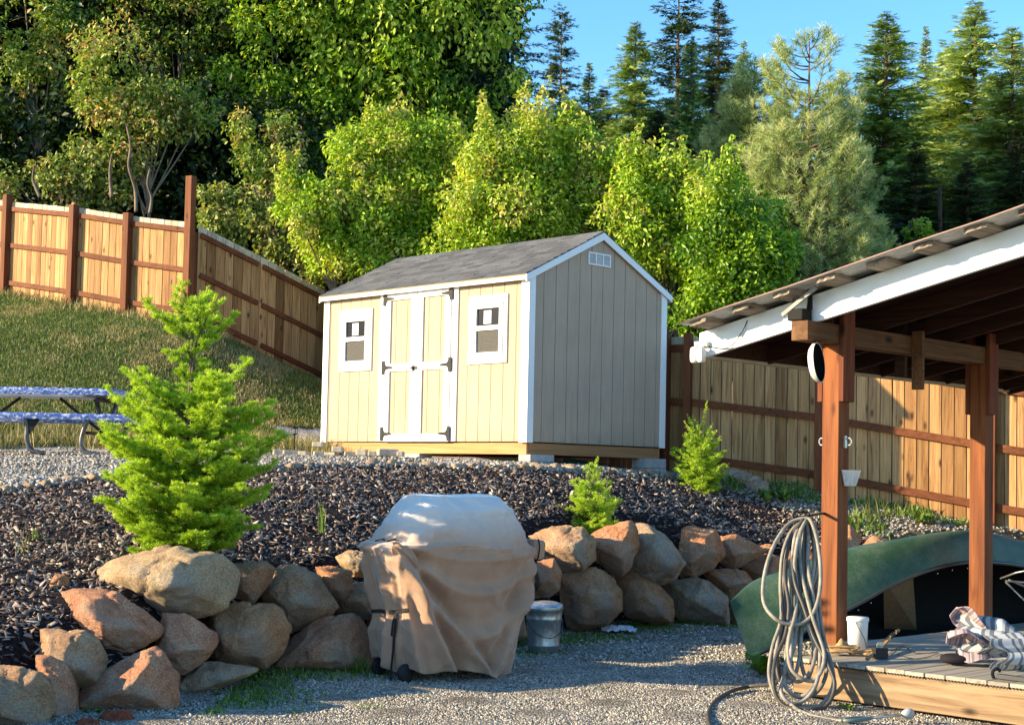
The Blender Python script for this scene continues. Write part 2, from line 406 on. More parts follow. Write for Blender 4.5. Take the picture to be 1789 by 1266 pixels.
def scatter_polys(name, base_v, base_f, pos, size, jitter, tilt, mat, label, tint=None, lift=.3):
    n = len(pos); bv = np.asarray(base_v, float)
    k = len(bv)
    v = bv[None]*size[:,None,:]
    v = v*(1+RNG.uniform(-jitter, jitter, v.shape))
    v = np.einsum('nij,nkj->nki', rand_rot(n, tilt), v)
    v += pos[:,None,:]; v[:,:,2] += (size[:,2]*lift)[:,None]
    f = (np.asarray(base_f)[None] + (np.arange(n)*k)[:,None,None]).reshape(-1, len(base_f[0]))
    if tint is None: tint = RNG.random(n)
    o = npmesh(name, v.reshape(-1,3), f, {'tint': np.repeat(tint, len(base_f))}, mat)
    return tag(o, label, None, None, 'stuff')
CHIPV = [(-1,-.5,-.5),(1,-.6,-.5),(.8,.5,-.5),(-.7,.6,-.5),(-.9,-.45,.5),(.9,-.3,.4),(.7,.45,.6),(-.8,.4,.4)]
CHIPF = [(0,3,2,1),(4,5,6,7),(0,1,5,4),(1,2,6,5),(2,3,7,6),(3,0,4,7)]
OCTV = [(1,0,0),(0,1,0),(-1,0,0),(0,-1,0),(0,0,1),(0,0,-1)]
OCTF = [(0,1,4),(1,2,4),(2,3,4),(3,0,4),(1,0,5),(2,1,5),(3,2,5),(0,3,5)]
def pick(n, x0, x1, y0, y1, test):
    xs = RNG.uniform(x0, x1, n); ys = RNG.uniform(y0, y1, n); m = test(xs, ys); xs, ys = xs[m], ys[m]
    return np.stack([xs, ys, hgt(xs, ys)], 1)
def in_view(x, y, m=.35): return np.abs(x) < y*.34 + m + .3
t = MT('bark_chip', .85, .2)
t.col(t.ramp(t.attr('tint'), [(0,(.028,.021,.022)),(.25,(.090,.062,.055)),(.52,(.19,.14,.118)),(.76,(.31,.235,.19)),(.92,(.44,.36,.29)),(1,(.58,.49,.40))])); CHIPM = t.m
def is_mulch(x, y):
    return (toe_d(x,y) > .18) & ~inpoly(x,y,PATHPOLY) & ~inpoly(x,y,BANKPOLY) & ~inpoly(x,y,LAWNPOLY) & ~behind(x,y) & in_view(x,y)
pos = pick(185000, -6.5, 6.5, 7.5, 19.5, is_mulch)
n = len(pos); s = np.clip(RNG.lognormal(0, .38, n)*.0165, .007, .030)
size = np.stack([s*RNG.uniform(.8,2.1,n), s*RNG.uniform(.5,1.15,n), s*RNG.uniform(.13,.34,n)], 1)
scatter_polys('bark_mulch', CHIPV, CHIPF, pos, size, .38, .55, CHIPM, 'dark purple brown bark chips covering the sloping bed', lift=.5)
t = MT('pebble', .85, .25)
t.col(t.ramp(t.attr('tint'), [(0,(.13,.115,.095)),(.35,(.27,.24,.195)),(.7,(.40,.36,.30)),(.93,(.54,.49,.41)),(1,(.70,.65,.56))])); PEBM = t.m
t = MT('pale_pebble', .85, .25)
t.col(t.ramp(t.attr('tint'), [(0,(.12,.105,.085)),(.4,(.25,.22,.18)),(.8,(.38,.34,.285)),(1,(.55,.50,.43))])); PEBM2 = t.m
def pebbles(name, pos, s0, mat, label, sg=.35):
    n = len(pos); s = np.clip(RNG.lognormal(0, sg, n), .4, 1.9)*s0
    scatter_polys(name, OCTV, OCTF, pos, np.stack([s, s*RNG.uniform(.6,1,n), s*RNG.uniform(.45,.8,n)], 1), .3, .5, mat, label, lift=.35)
near = pick(225000, -3.6, 4.4, 8.0, 12.2, lambda x,y: (toe_d(x,y) < .25) & in_view(x,y,0) & (RNG.random(len(x)) < np.clip(1.25-(y-8)*.1,.4,1)))
pebbles('yard_pebbles', near, .0068, PEBM, 'loose grey crushed stone of the yard')
midp = pick(30000, -2.2, 5, 12.2, 16.5, lambda x,y: (toe_d(x,y) < .25) & in_view(x,y,0))
pebbles('yard_pebbles_beyond', midp, .012, PEBM, 'loose grey crushed stone beside the rock wall and canoe')
pp = pick(60000, -8, 3, 11.3, 20.5, lambda x,y: inpoly(x,y,PATHPOLY) & in_view(x,y) & (RNG.random(len(x)) < np.clip((20-y)/5,.15,1)))
pebbles('path_pebbles', pp, .017, PEBM2, 'pale crushed stone of the path around the shed')
ed = []
for a, b in zip(BORD[:-1], BORD[1:]):
    for k in range(170):
        q = a.lerp(b, random.random()); ed.append((q.x+random.gauss(0,.07), q.y-.03+random.gauss(0,.07)))
ed = np.array(ed); ed = np.column_stack([ed, hgt(ed[:,0], ed[:,1])+.004])
pebbles('path_edge_pebbles', ed, .026, PEBM2, 'coarser stones spilling along the path edge')
bk = pick(26000, 2.2, 8, 15.5, 20, lambda x,y: inpoly(x,y,BANKPOLY) & ~behind(x,y))
pebbles('bank_rubble', bk, .016, PEBM2, 'crumbs of soil and stone on the bank below the fence', .6)

def blades(name, pos, hmin, hmax, w, mat, label, lean=.35, clump=0, parent=None, kind='stuff', bias=(0,0)):
    n = len(pos); h_ = RNG.uniform(hmin, hmax, n); a = RNG.uniform(0, 2*np.pi, n)
    sx, sy_ = np.cos(a)*w, np.sin(a)*w
    l = RNG.normal(0, lean, (n,2))*h_[:,None] + np.array(bias)*h_[:,None]
    p0 = pos + np.stack([-sx,-sy_,np.zeros(n)-.01],1); p1 = pos + np.stack([sx,sy_,np.zeros(n)-.01],1)
    m = pos + np.stack([l[:,0]*.4, l[:,1]*.4, h_*.6],1); m0 = m - np.stack([sx*.7,sy_*.7,0*sx],1); m1 = m + np.stack([sx*.7,sy_*.7,0*sx],1)
    tp = pos + np.stack([l[:,0], l[:,1], h_*np.clip(1-.3*np.linalg.norm(l,axis=1)/h_,.4,1)],1)
    V = np.stack([p0,p1,m1,m0,tp],1).reshape(-1,3)
    b = np.arange(n)*5
    Fq = np.concatenate([np.stack([b,b+1,b+2],1), np.stack([b,b+2,b+3],1), np.stack([b+3,b+2,b+4],1)])
    tint = RNG.random(n)
    o = npmesh(name, V, Fq, {'tint': np.tile(tint,3)}, mat, parent=parent)
    if kind: tag(o, label, None, None, kind)
    return o
GRASSM = leafmat('grass_blade', [(0,(.04,.085,.014)),(.4,(.09,.15,.028)),(.75,(.16,.215,.045)),(.9,(.25,.26,.085)),(1,(.38,.35,.17))], .6, .3)
STRAWM = leafmat('straw_blade', [(0,(.09,.12,.025)),(.35,(.24,.22,.08)),(.7,(.38,.32,.15)),(1,(.52,.45,.25))], .7, .25)
WEEDM = leafmat('weed_leaf', [(0,(.06,.13,.015)),(.5,(.13,.23,.03)),(.85,(.24,.33,.06)),(1,(.36,.38,.12))], .5, .3)
def lawn_test(x, y): return inpoly(x,y,LAWNPOLY) & in_view(x,y)
lp = pick(260000, -11, 0, 19, 31, lawn_test)
lp = lp[RNG.random(len(lp)) < .9]
# patchiness: green where damp, straw where dry
pn = np.array([mnoise.noise(Vector((p[0]*.8, p[1]*.5, 3.1))) + .5*mnoise.noise(Vector((p[0]*2.3, p[1]*1.7, 9))) for p in lp])
top_ = lp[:,1] > np.interp(lp[:,0],[p.x for p in FL+FM[1:]],[p.y for p in FL+FM[1:]]) - .55 - .3*pn
lp = lp[~(top_ & (RNG.random(len(lp)) < .75) & (lp[:,0] < -5))]; pn = pn[:len(lp)] if False else np.array([mnoise.noise(Vector((p[0]*.8, p[1]*.5, 3.1))) + .5*mnoise.noise(Vector((p[0]*2.3, p[1]*1.7, 9))) for p in lp])
gm = pn + RNG.normal(0,.12,len(lp)) < .13 + .16*(lp[:,0] < -4.6)
blades('lawn_grass', lp[gm], .028, .075, .006, GRASSM, 'short green grass on the slope below the fence')
blades('dry_grass', lp[~gm], .03, .085, .006, STRAWM, 'patches of dry straw coloured grass on the slope')
ft = pick(9000, -9, -2.2, 19.0, 20.6, lambda x,y: in_view(x,y) & (y > 19.15+.25*np.sin(x*3)))
blades('tall_dry_grass', ft, .08, .30, .006, STRAWM, 'taller dry grass along the foot of the slope', .5)
fe = pick(9000, -11, -5, 25.6, 29.6, lambda x,y: inpoly(x,y,LAWNPOLY) & (y > np.interp(x,[p.x for p in FL],[p.y for p in FL]) - .7))
blades('fence_foot_grass', fe, .05, .22, .007, STRAWM, 'straggling dry grass at the foot of the upper fence', .5)
wl = pick(95000, -1.8, 3.2, 9, 15.6, lambda x,y: (toe_d(x,y) < .2) & (toe_d(x,y) > -.95) & (RNG.random(len(x)) < np.exp(-((toe_d(x,y)+.15)/.38)**2)))
pn2 = np.array([mnoise.noise(Vector((p[0]*1.6, p[1]*1.6, 1.1))) for p in wl]); wl = wl[pn2 > -.12]
blades('ground_cover', wl, .014, .055, .005, WEEDM, 'low green ground cover along the foot of the rocks', .7)
bw = pick(36000, 2.4, 8.5, 15.6, 19.6, lambda x,y: inpoly(x,y,BANKPOLY) & ~behind(x,y))
pn3 = np.array([mnoise.noise(Vector((p[0]*1.4, p[1]*2.2, 5.1))) for p in bw]); bw = bw[(pn3 > .04) & (RNG.random(len(bw)) < .6)]
blades('bank_weeds', bw, .03, .15, .009, WEEDM, 'green weeds over the bank below the right fence', .6)
# ------------------------------------------------------------------ boulders
def rockmat(name, c1, c2, c3, streak=(1,1,1)):
    t = MT(name, .93, .15); v = t.coord('Object', streak)
    n1 = t.noise(v, 2.6, 8, .66, .6); n2 = t.noise(v, 75, 5, .8); n3 = t.noise(v, 1.2, 3, .5, .4)
    c = t.ramp(n1, [(.32, c1), (.5, c2), (.68, c3)])
    c = t.mix(c, t.ramp(n2, [(.3,(.36,.33,.31)),(.5,(1.0,.99,.98)),(.70,(1.6,1.6,1.6))]), .95, 'MULTIPLY')
    c = t.mix(c, t.mix(c, (.42,.40,.38), .7), t.ramp(n3, [(.5,0.0),(.72,1.0)]))
    t.col(c)
    h = t.math('ADD', t.math('MULTIPLY', t.noise(v, 6, 12, .78, .3), 2.2), t.math('MULTIPLY', n2, .4))
    t.bump(h, 1.0, .05); return t.m
ROCK = {'tan': rockmat('tan_granite', (0.440,0.256,0.139), (0.744,0.444,0.252), (0.800,0.594,0.359)),
        'pink': rockmat('pink_granite', (0.496,0.221,0.131), (0.799,0.391,0.224), (0.800,0.547,0.332)),
        'rust': rockmat('rusty_granite', (0.476,0.199,0.094), (0.754,0.359,0.185), (0.768,0.513,0.295)),
        'grey': rockmat('grey_granite', (0.386,0.274,0.180), (0.647,0.460,0.305), (0.800,0.641,0.431), (1.6,1.6,.7)),
        'pale': rockmat('pale_granite', (0.468,0.314,0.180), (0.716,0.502,0.296), (0.800,0.641,0.394)),
        'brown': rockmat('brown_granite', (0.413,0.203,0.099), (0.689,0.361,0.184), (0.800,0.489,0.269)),
        'brick': rockmat('brick_red_stone', (0.276,0.064,0.032), (0.455,0.128,0.068), (0.551,0.198,0.107))}
def boulder(poly, Y, depth, mt, label, cat='boulder', facets=11, seed=0, cut=.82, grp='boulders of the dry stacked rock wall', name='boulder'):
    rnd = random.Random(seed*7+3)
    cxp = sum(p[0] for p in poly)/len(poly); cyp = sum(p[1] for p in poly)/len(poly)
    poly = [(cxp+(q[0]-cxp)*1.11, cyp+(q[1]-cyp)*1.11) for q in poly]
    cen = P(cxp, cyp, Y + depth*.35)
    k = F/ (Y + depth*.35)
    pts = [Vector(((q[0]-cxp)/k, 0, -(q[1]-cyp)/k)) for q in poly]
    hw = max(p.x for p in pts) - min(p.x for p in pts)
    planes = []
    n = len(pts)
    area = sum(pts[i].x*pts[(i+1)%n].z - pts[(i+1)%n].x*pts[i].z for i in range(n))
    for i in range(n):
        a, b = pts[i], pts[(i+1)%n]; e = b-a
        if e.length < 1e-4: continue
        nr = Vector((e.z, 0, -e.x)).normalized()
        if area < 0: nr = -nr
        d = max(nr.dot(a), .02)
        # chamfers toward and away from the viewer (every edge keeps its own depth)
        for s_, tl in ((-1, rnd.uniform(12,38)), (1, rnd.uniform(5,25))):
            q = Vector((nr.x*math.cos(R(tl)), s_*math.sin(R(tl)), nr.z*math.cos(R(tl))))
            planes.append((q, d*math.cos(R(tl))*1.0 + rnd.uniform(0,.02)*hw))
    for i in range(facets):
        q = Vector((rnd.gauss(0,.8), -1, rnd.gauss(.12,.75))).normalized()
        ext = max(q.dot(p) for p in pts)*.55
        planes.append((q, max(depth*.5*abs(q.y)*rnd.uniform(.8,1.0) + ext*rnd.uniform(.58,1.0), .05)))
    for i in range(4):
        q = Vector((rnd.gauss(0,.5), 1, rnd.gauss(0,.5))).normalized()
        planes.append((q, depth*.55))
    bm = bmesh.new(); bmesh.ops.create_icosphere(bm, subdivisions=5, radius=1)
    off = Vector((rnd.random()*50, rnd.random()*50, rnd.random()*50)); sc = max(.12, hw*.5)
    PN = np.array([tuple(q) for q,_ in planes]); PD = np.array([d for _,d in planes])
    co = np.array([tuple(v.co) for v in bm.verts])
    dots = co @ PN.T; dots[dots < 1e-4] = 1e-4
    ratio = PD[None]/dots
    # soft minimum rounds the edges a little
    pw = 140; r_ = (ratio**-pw).sum(1)**(-1/pw)
    for v, rr in zip(bm.verts, r_):
        d = v.co.copy(); p = d*float(rr)
        w = mnoise.noise(p/sc*1.1 + off)*.07 + mnoise.noise(p/sc*3.0 + off)*.038 + mnoise.noise(p/sc*8 + off)*.020 + mnoise.noise(p/sc*20 + off)*.010
        rg = 1 - abs(mnoise.noise(p/sc*1.9 - off))
        w -= max(0, rg-.90)*.45
        v.co = p + d*(w*sc*1.05)
    me = bpy.data.meshes.new(name); bm.to_mesh(me); bm.free()
    me.polygons.foreach_set('use_smooth', [True]*len(me.polygons)); me.materials.append(ROCK[mt])
    o = bpy.data.objects.new(name, me); C.objects.link(o); o.location = cen
    return tag(o, label, cat, grp)
BL = [
 ([(-40,1174),(0,1169),(68,1176),(79,1205),(85,1245),(75,1272),(-40,1280)], 8.55,.5,'tan','flat topped tan boulder at the bottom corner with a pale top face'),
 ([(60,1149),(88,1151),(113,1164),(128,1200),(131,1275),(80,1280),(68,1190)], 8.8,.5,'pink','tall narrow pinkish boulder standing against the flat topped corner boulder'),
 ([(54,1112),(70,1105),(141,1105),(166,1120),(183,1148),(180,1186),(165,1195),(125,1195),(70,1150)], 9.1,.45,'tan','rounded tan boulder with a dark shaded underside below the triangular boulder'),
 ([(86,1034),(141,1038),(192,1031),(225,1054),(268,1077),(298,1102),(294,1127),(243,1130),(218,1146),(187,1148),(140,1105)], 9.5,.55,'pink','long triangular pinkish boulder just below the big pale capstone'),
 ([(134,1200),(197,1168),(243,1130),(282,1148),(303,1176),(303,1225),(275,1250),(197,1256),(134,1262)], 9.05,.6,'pink','big round faced pink boulder above the small brick red stone'),
 ([(161,1001),(188,985),(249,970),(289,964),(380,973),(412,998),(410,1028),(394,1055),(336,1072),(283,1075),(252,1060),(205,1034)], 9.95,.75,'pale','largest pale capstone with a sunlit left face under the tall young fir'),
 ([(270,1125),(284,1077),(323,1079),(373,1106),(375,1126),(363,1146),(323,1170),(303,1173),(283,1155)], 9.7,.45,'pink','cracked pink boulder wedged under the right end of the pale capstone'),
 ([(340,1072),(387,1060),(464,1059),(485,1072),(500,1099),(491,1136),(471,1163),(404,1161),(374,1140),(352,1095)], 10.3,.6,'brown','square brown boulder with a grey left shoulder in the middle row'),
 ([(407,988),(461,983),(476,995),(471,1015),(444,1049),(411,1042),(400,1015)], 10.7,.4,'brown','small brown top row boulder touching the right end of the pale capstone'),
 ([(461,1028),(475,1005),(491,991),(518,991),(555,1012),(584,1055),(569,1076),(511,1102),(498,1096),(465,1055)], 11.0,.55,'tan','oval grey and tan boulder leaning to the right in the top row'),
 ([(305,1184),(357,1161),(464,1169),(430,1192),(353,1209),(323,1221),(305,1216)], 9.95,.4,'grey','low flat grey slab lying on the gravel at the foot of the wall'),
 ([(474,1172),(498,1133),(552,1089),(600,1080),(627,1079),(644,1110),(645,1158),(614,1172),(560,1178),(500,1180)], 10.9,.6,'pink','long bottom boulder left of the covered grill sloping up to the right'),
 ([(553,993),(580,991),(612,998),(616,1025),(600,1045),(575,1044),(560,1015)], 11.3,.35,'rust','small orange boulder with a sunlit cap left of the covered grill'),
 ([(588,975),(612,963),(640,966),(660,985),(650,1005),(620,1005),(600,990)], 11.7,.35,'pale','small pale top stone touching the left edge of the covered grill'),
 ([(587,1055),(614,1022),(645,1022),(665,1045),(655,1078),(614,1079),(590,1070)], 11.5,.4,'tan','speckled tan stone below the small orange boulder'),
 ([(645,1085),(700,1070),(740,1100),(735,1160),(660,1165)], 11.75,.5,'rust','rust coloured stone half hidden behind the strap of the grill cover'),
 ([(660,990),(720,980),(760,1010),(740,1060),(680,1065)], 12.0,.5,'brown','brown boulder hidden behind the left half of the covered grill'),
 ([(770,1060),(850,1040),(905,1070),(915,1110),(850,1130),(780,1120)], 12.9,.6,'tan','tan bottom boulder hidden behind the middle of the covered grill'),
 ([(780,975),(860,960),(925,985),(930,1030),(850,1045),(790,1030)], 13.1,.55,'brown','brown top boulder hidden behind the middle of the covered grill'),
 ([(926,938),(950,927),(992,920),(1017,922),(1037,943),(1037,974),(1023,991),(995,997),(970,988),(940,965)], 13.9,.6,'tan','rounded olive grey boulder right behind the side pocket of the grill cover'),
 ([(1029,932),(1056,924),(1079,910),(1101,907),(1108,924),(1111,952),(1101,985),(1084,1006),(1062,999),(1037,978)], 14.25,.55,'rust','upright rust red boulder beside the small bushy conifer'),
 ([(1109,918),(1132,918),(1160,938),(1193,982),(1179,1005),(1157,1019),(1132,1017),(1101,994),(1106,950)], 14.6,.6,'grey','slanting grey streaked boulder right of the upright rust red one'),
 ([(1182,937),(1202,924),(1247,927),(1255,946),(1263,969),(1244,988),(1202,1013),(1180,1013),(1186,975)], 15.05,.55,'rust','two toned boulder with a bright sunlit cap in the right top row'),
 ([(1254,940),(1283,936),(1310,947),(1333,960),(1314,974),(1283,994),(1263,985),(1256,960)], 15.5,.5,'rust','orange pointed boulder at the right end of the top row'),
 ([(1328,954),(1337,951),(1347,951),(1351,961),(1342,967),(1332,965)], 15.8,.2,'rust','fist sized rusty stone at the tip of the orange pointed boulder'),
 ([(936,985),(967,977),(980,1002),(975,1030),(959,1041),(930,1043)], 13.5,.5,'rust','reddish brown stone directly above the galvanized bucket'),
 ([(977,1010),(1006,998),(1040,996),(1065,1010),(1079,1030),(1082,1063),(1057,1089),(1017,1096),(995,1088),(985,1045)], 13.9,.65,'brown','big round brown boulder between the bucket and the white rag'),
 ([(1079,1010),(1107,1002),(1152,1024),(1171,1047),(1174,1083),(1138,1085),(1096,1072),(1082,1050)], 14.5,.6,'brown','brown bottom boulder above the white rag sloping down to the right'),
 ([(1166,1024),(1221,1009),(1241,1019),(1266,1044),(1268,1089),(1235,1090),(1185,1076),(1172,1050)], 14.9,.6,'grey','light streaked pinkish grey boulder left of the canoe bow'),
 ([(1230,998),(1265,996),(1300,999),(1319,1022),(1290,1038),(1272,1040),(1247,1022)], 15.35,.5,'rust','flat orange brown boulder above the canoe bow'),
 ([(1302,993),(1336,969),(1361,974),(1372,1013),(1350,1030),(1315,1026)], 15.8,.5,'brown','brown boulder seen through the left edge of the hanging hose loops'),
 ([(1262,1032),(1300,1034),(1325,1060),(1318,1095),(1270,1092)], 15.3,.5,'brown','dark bottom boulder behind the bow of the canoe'),
 ([(1352,985),(1385,962),(1430,972),(1448,1005),(1400,1035),(1360,1020)], 16.0,.5,'rust','rust coloured boulder behind the hanging hose and the front post'),
 ([(1450,930),(1482,919),(1503,940),(1488,970),(1460,972),(1447,950)], 15.9,.45,'rust','rusty stone just right of the front post above the canoe'),
 ([(1498,962),(1525,938),(1562,950),(1550,966),(1520,978),(1500,985)], 16.3,.4,'pink','pinkish stone above the middle of the canoe hull'),
 ([(1570,965),(1610,950),(1660,960),(1670,985),(1600,995)], 16.5,.4,'brown','low brown stone behind the canoe hull near the rear post'),
 ([(174,1256),(188,1242),(222,1241),(232,1254),(214,1270),(180,1272)], 8.75,.14,'brick','small brick red stone on the gravel under the big round faced boulder'),
 ([(133,1262),(145,1254),(168,1257),(176,1268),(165,1280),(138,1280)], 8.6,.12,'brick','small pinkish stone at the bottom edge beside the brick red one'),
 ([(88,1020),(98,1004),(113,1006),(120,1022),(108,1032),(92,1030)], 9.95,.14,'brown','small brown stone lying in the bark chips left of the capstone'),
 ([(1055,1010),(1075,1000),(1110,1010),(1095,1030),(1070,1025)], 14.9,.3,'brown','dark filler stone deep in the gap under the upright rust red boulder'),
]
for i, (poly, Y, dp, mt, lab) in enumerate(BL):
    boulder(poly, Y, dp, mt, lab, seed=i+1, cat='stone' if 'stone' in lab.split(' ')[1:4] or 'fist' in lab else 'boulder')
# boulders of the wall left of the frame (they shade the gravel)
lx = [(-3.15,7.5,'tan','tan boulder of the wall just outside the left edge of the photo'),(-3.35,6.4,'brown','brown boulder of the wall left of the photo'),(-3.4,5.2,'pink','pink boulder of the wall far left of the photo')]
for i, (x, y, mt, lab) in enumerate(lx):
    o = boulder([(0,1000),(60,970),(150,980),(170,1040),(120,1090),(30,1080)], 9.0, .6, mt, lab, seed=60+i)
    o.location = (x, y, .35); o.scale = (1.5,1.3,1.3)

# rubble edging between path and mulch, small individual cobbles
cob = None
k = 0
edge = []
for a, b in zip(BORD[2:-1], BORD[3:]):
    L = (b-a).length; m = max(1, int(L/.17))
    for j in range(m): edge.append(a.lerp(b, (j+.5)/m))
cobs = []
for s in range(5):
    bm = bmesh.new(); bmesh.ops.create_icosphere(bm, subdivisions=3, radius=1)
    off = Vector((s*9.1, 3, 1))
    for v in bm.verts:
        w = 1 + mnoise.noise(v.co*1.2+off)*.35 + mnoise.noise(v.co*3+off)*.12
        v.co = Vector((v.co.x*w*.10, v.co.y*w*.065, max(v.co.z, -.6)*w*.05))
    me = bpy.data.meshes.new('cobble'); bm.to_mesh(me); bm.free(); me.polygons.foreach_set('use_smooth',[True]*len(me.polygons))
    me.materials.append(ROCK['grey']); cobs.append(me)
for i, p in enumerate(edge):
    o = bpy.data.objects.new('edging_cobble', cobs[i%5]); C.objects.link(o)
    x, y = p.x+random.gauss(0,.02), p.y-.05+random.gauss(0,.03)
    o.location = (x, y, h1(x,y)+.008); o.rotation_euler = (random.gauss(0,.2), random.gauss(0,.2), random.uniform(0,6.3)); q = random.uniform(.5,1.05); o.scale = (q,q,q*random.uniform(.8,1.3))
    tag(o, 'small grey cobble in the row edging the gravel path above the bark chips', 'cobble', 'cobbles edging the gravel path')
for i, (px, py, Y) in enumerate([(1283,826,18.5),(1297,831,18.4),(1306,838,18.25),(1318,842,18.15),(1328,848,18.0)]):
    p = P(px, py, Y); o = bpy.data.objects.new('edging_cobble', cobs[i%5]); C.objects.link(o); o.location = (p.x, p.y, h1(p.x,p.y)+.05); o.scale = (1.5,1.5,1.9)
    o.rotation_euler = (0,0,i*1.3)
    tag(o, 'pale cobble in the short row beside the fence right of the bushy conifer', 'cobble', 'pale cobbles by the right fence')

# ------------------------------------------------------------------ shed
SC = Vector((.1748, 17.1812, 1.8323)); WD, LN, HT, RH = 2.4256, 3.775, 1.95, 2.545
shed = thing('garden_shed', 'tan wooden garden shed with white trim and dark shingle roof on concrete blocks', 'shed', SC, YAW)
t = MT('shed_siding', .7, .25)
v = t.coord('Object', (26,26,1.2), rnd=True); n1 = t.noise(v, 1, 5, .65, 1.2)
c = t.mix((.395,.288,.20), (.47,.352,.252), t.ramp(n1, [(.3,0.0),(.7,1.0)]))
c = t.mix(c, t.ramp(t.noise(t.coord('Object'), 1.3, 5, .6), [(.3,.9),(.7,1.06)]), 1, 'MULTIPLY')
sz_s = t.n('ShaderNodeSeparateXYZ'); t.l(t.coord('Object'), sz_s.inputs[0])
c = t.mix(c, (.30,.24,.17), t.math('MULTIPLY', t.ramp(sz_s.outputs[2], [(0.0,.75),(.16,0.0)]), t.ramp(t.noise(t.coord('Object',(6,6,2)), 2.5, 6, .7), [(.4,0.0),(.65,1.0)])))
t.col(c); t.bump(n1, .25, .003); SIDING = t.m
t = MT('siding_groove', .9, .1); t.col((.16,.115,.07)); GROOVE = t.m
t = MT('shingle', .95, .12)
v = t.coord('Object', rnd=True)
c = t.ramp(t.attr('rnd'), [(0,(.080,.083,.090)),(.5,(.105,.109,.118)),(1,(.140,.144,.154))])
c = t.mix(c, t.ramp(t.noise(v, 170, 4, .8), [(.3,.55),(.7,1.5)]), 1, 'MULTIPLY'); t.col(c); t.bump(t.noise(v, 200, 3, .7), .6, .004); SHINGLE = t.m
m = MB()
gw = .203
def siding(plane, a0, a1, ztop_fn, zb=0.0, off=0.0):
    """vertical grooved siding; plane 'x' (front, spans y) or 'y' (gable, spans x)"""
    k = math.ceil((a1-a0)/gw)
    for i in range(k):
        s0, s1 = a0+i*gw+.004, min(a0+(i+1)*gw-.004, a1)
        if s1 <= s0: continue
        for (q0, q1, dep, mi) in ((s0, s1, 0.0, 0), (s1, min(s1+.008, a1), .009, 1)):
            if q1 <= q0: continue
            m.mat = mi
            cuts = [q0, q1]
            mid = (a0+a1)/2
            if q0 < mid < q1 and ztop_fn(mid) > ztop_fn(q0): cuts = [q0, mid, q1]
            for e0, e1 in zip(cuts[:-1], cuts[1:]):
                z0, z1 = ztop_fn(e0), ztop_fn(e1)
                if plane == 'x': poly = [(off+dep,e0,zb),(off+dep,e1,zb),(off+dep,e1,z1),(off+dep,e0,z0)]; m.prism(poly, (.03-dep if off < 1 else -.03+dep,0,0), rnd=.5)
                else: poly = [(e0,off+dep,zb),(e1,off+dep,zb),(e1,off+dep,z1),(e0,off+dep,z0)]; m.prism(poly, (0,.03-dep,0), rnd=.5)
siding('x', 0, LN, lambda y: HT, off=.0)
rf = lambda x: HT + (RH-.07-HT)*(1-abs(x-WD/2)/(WD/2)) + .0
m2_ = m
siding('y', .0305, WD-.0305, rf, off=.0)
m.mat = 0
m.prism([(WD-.03,0,0),(WD,0,0),(WD,0,HT),(WD-.03,0,HT)], (0,LN,0))
m.prism([(.031,LN-.03,0),(WD-.031,LN-.03,0),(WD-.031,LN-.03,HT),(WD/2,LN-.03,RH-.07),(.031,LN-.03,HT)], (0,.03,0))
m.build('siding_wall', [SIDING, GROOVE], shed)
# corner boards
def corner(b): 
    q = MB()
    for x in b: q.box(*x)
    q.build('corner_trim', WHITE, shed, bevel=.003)
corner([(-.018,-.018,-.012,0,.115,HT-.03), (-.018+.018,-.018,-.012,.085,0,HT-.0)])
corner([(-.018,LN-.095,-.012,0,LN+.018,HT)])
corner([(WD-.085,-.018,-.012,WD+.018,0,HT+.03)])
# roof: sloped deck + shingle courses, fascia, rake
slope = math.atan2(RH-HT, WD/2); ovf, ovr = .09, .025
def roofz(x): return RH - abs(x-WD/2)*math.tan(slope)
q = MB()
for sgn in (-1, 1):
    xe = -ovf if sgn < 0 else WD+ovf
    q.prism([(WD/2,-ovr,RH-.022),(xe,-ovr,roofz(xe)-.022),(xe,-ovr,roofz(xe)-.004),(WD/2,-ovr,RH-.004)], (0,LN+2*ovr,0))
q.build('roof_deck', plain('roof_board', (.30,.24,.17)), shed)
q = MB()
for sgn in (-1, 1):
    Ls = (WD/2+ovf)/math.cos(slope); ncr = int(Ls/.125)+1
    for i in range(ncr):
        s0 = Ls - i*.125; s1 = max(s0-.14, 0)
        y = -ovr-.008 - random.uniform(0,.25)
        while y < LN+ovr:
            y1 = min(y+random.choice([.16,.2,.25,.3]), LN+ovr+.008); y0 = max(y, -ovr-.008)
            if y1 > y0+.01:
                th = random.choice([.007,.009,.013])
                def pt(s, yy, h): return (WD/2+sgn*s*math.cos(slope) + sgn*h*math.sin(slope), yy, RH - s*math.sin(slope) + h*math.cos(slope))
                q.add([pt(s0,y0,-.001),pt(s0,y1,-.001),pt(s1,y1,-.001),pt(s1,y0,-.001),pt(s0,y0,th+.004),pt(s0,y1,th+.004),pt(s1,y1,.002),pt(s1,y0,.002)],
                      [(0,1,2,3),(4,7,6,5),(0,4,5,1),(1,5,6,2),(2,6,7,3),(3,7,4,0)])
            y = y1
y = -ovr-.008
while y < LN+ovr:
    y1 = min(y+.2, LN+ovr+.008)
    q.prism([(WD/2-.13,y,roofz(WD/2-.13)+.012),(WD/2,y,RH+.016),(WD/2+.13,y,roofz(WD/2+.13)+.012),(WD/2+.13,y,roofz(WD/2+.13)+.004),(WD/2,y,RH+.008),(WD/2-.13,y,roofz(WD/2-.13)+.004)], (0,y1-y-.004,0)); y = y1
q.build('roof_shingles', SHINGLE, shed)
q = MB()
q.box(-ovf-.0, -ovr, roofz(-ovf)-.064, -ovf+.018, LN+ovr, roofz(-ovf)-.024)
q.box(-ovf+.018, -ovr+.02, roofz(-ovf)-.06, -.0185, LN+ovr-.02, roofz(-ovf)-.045)
q.build('eave_fascia', WHITE, shed, bevel=.002)
q = MB()
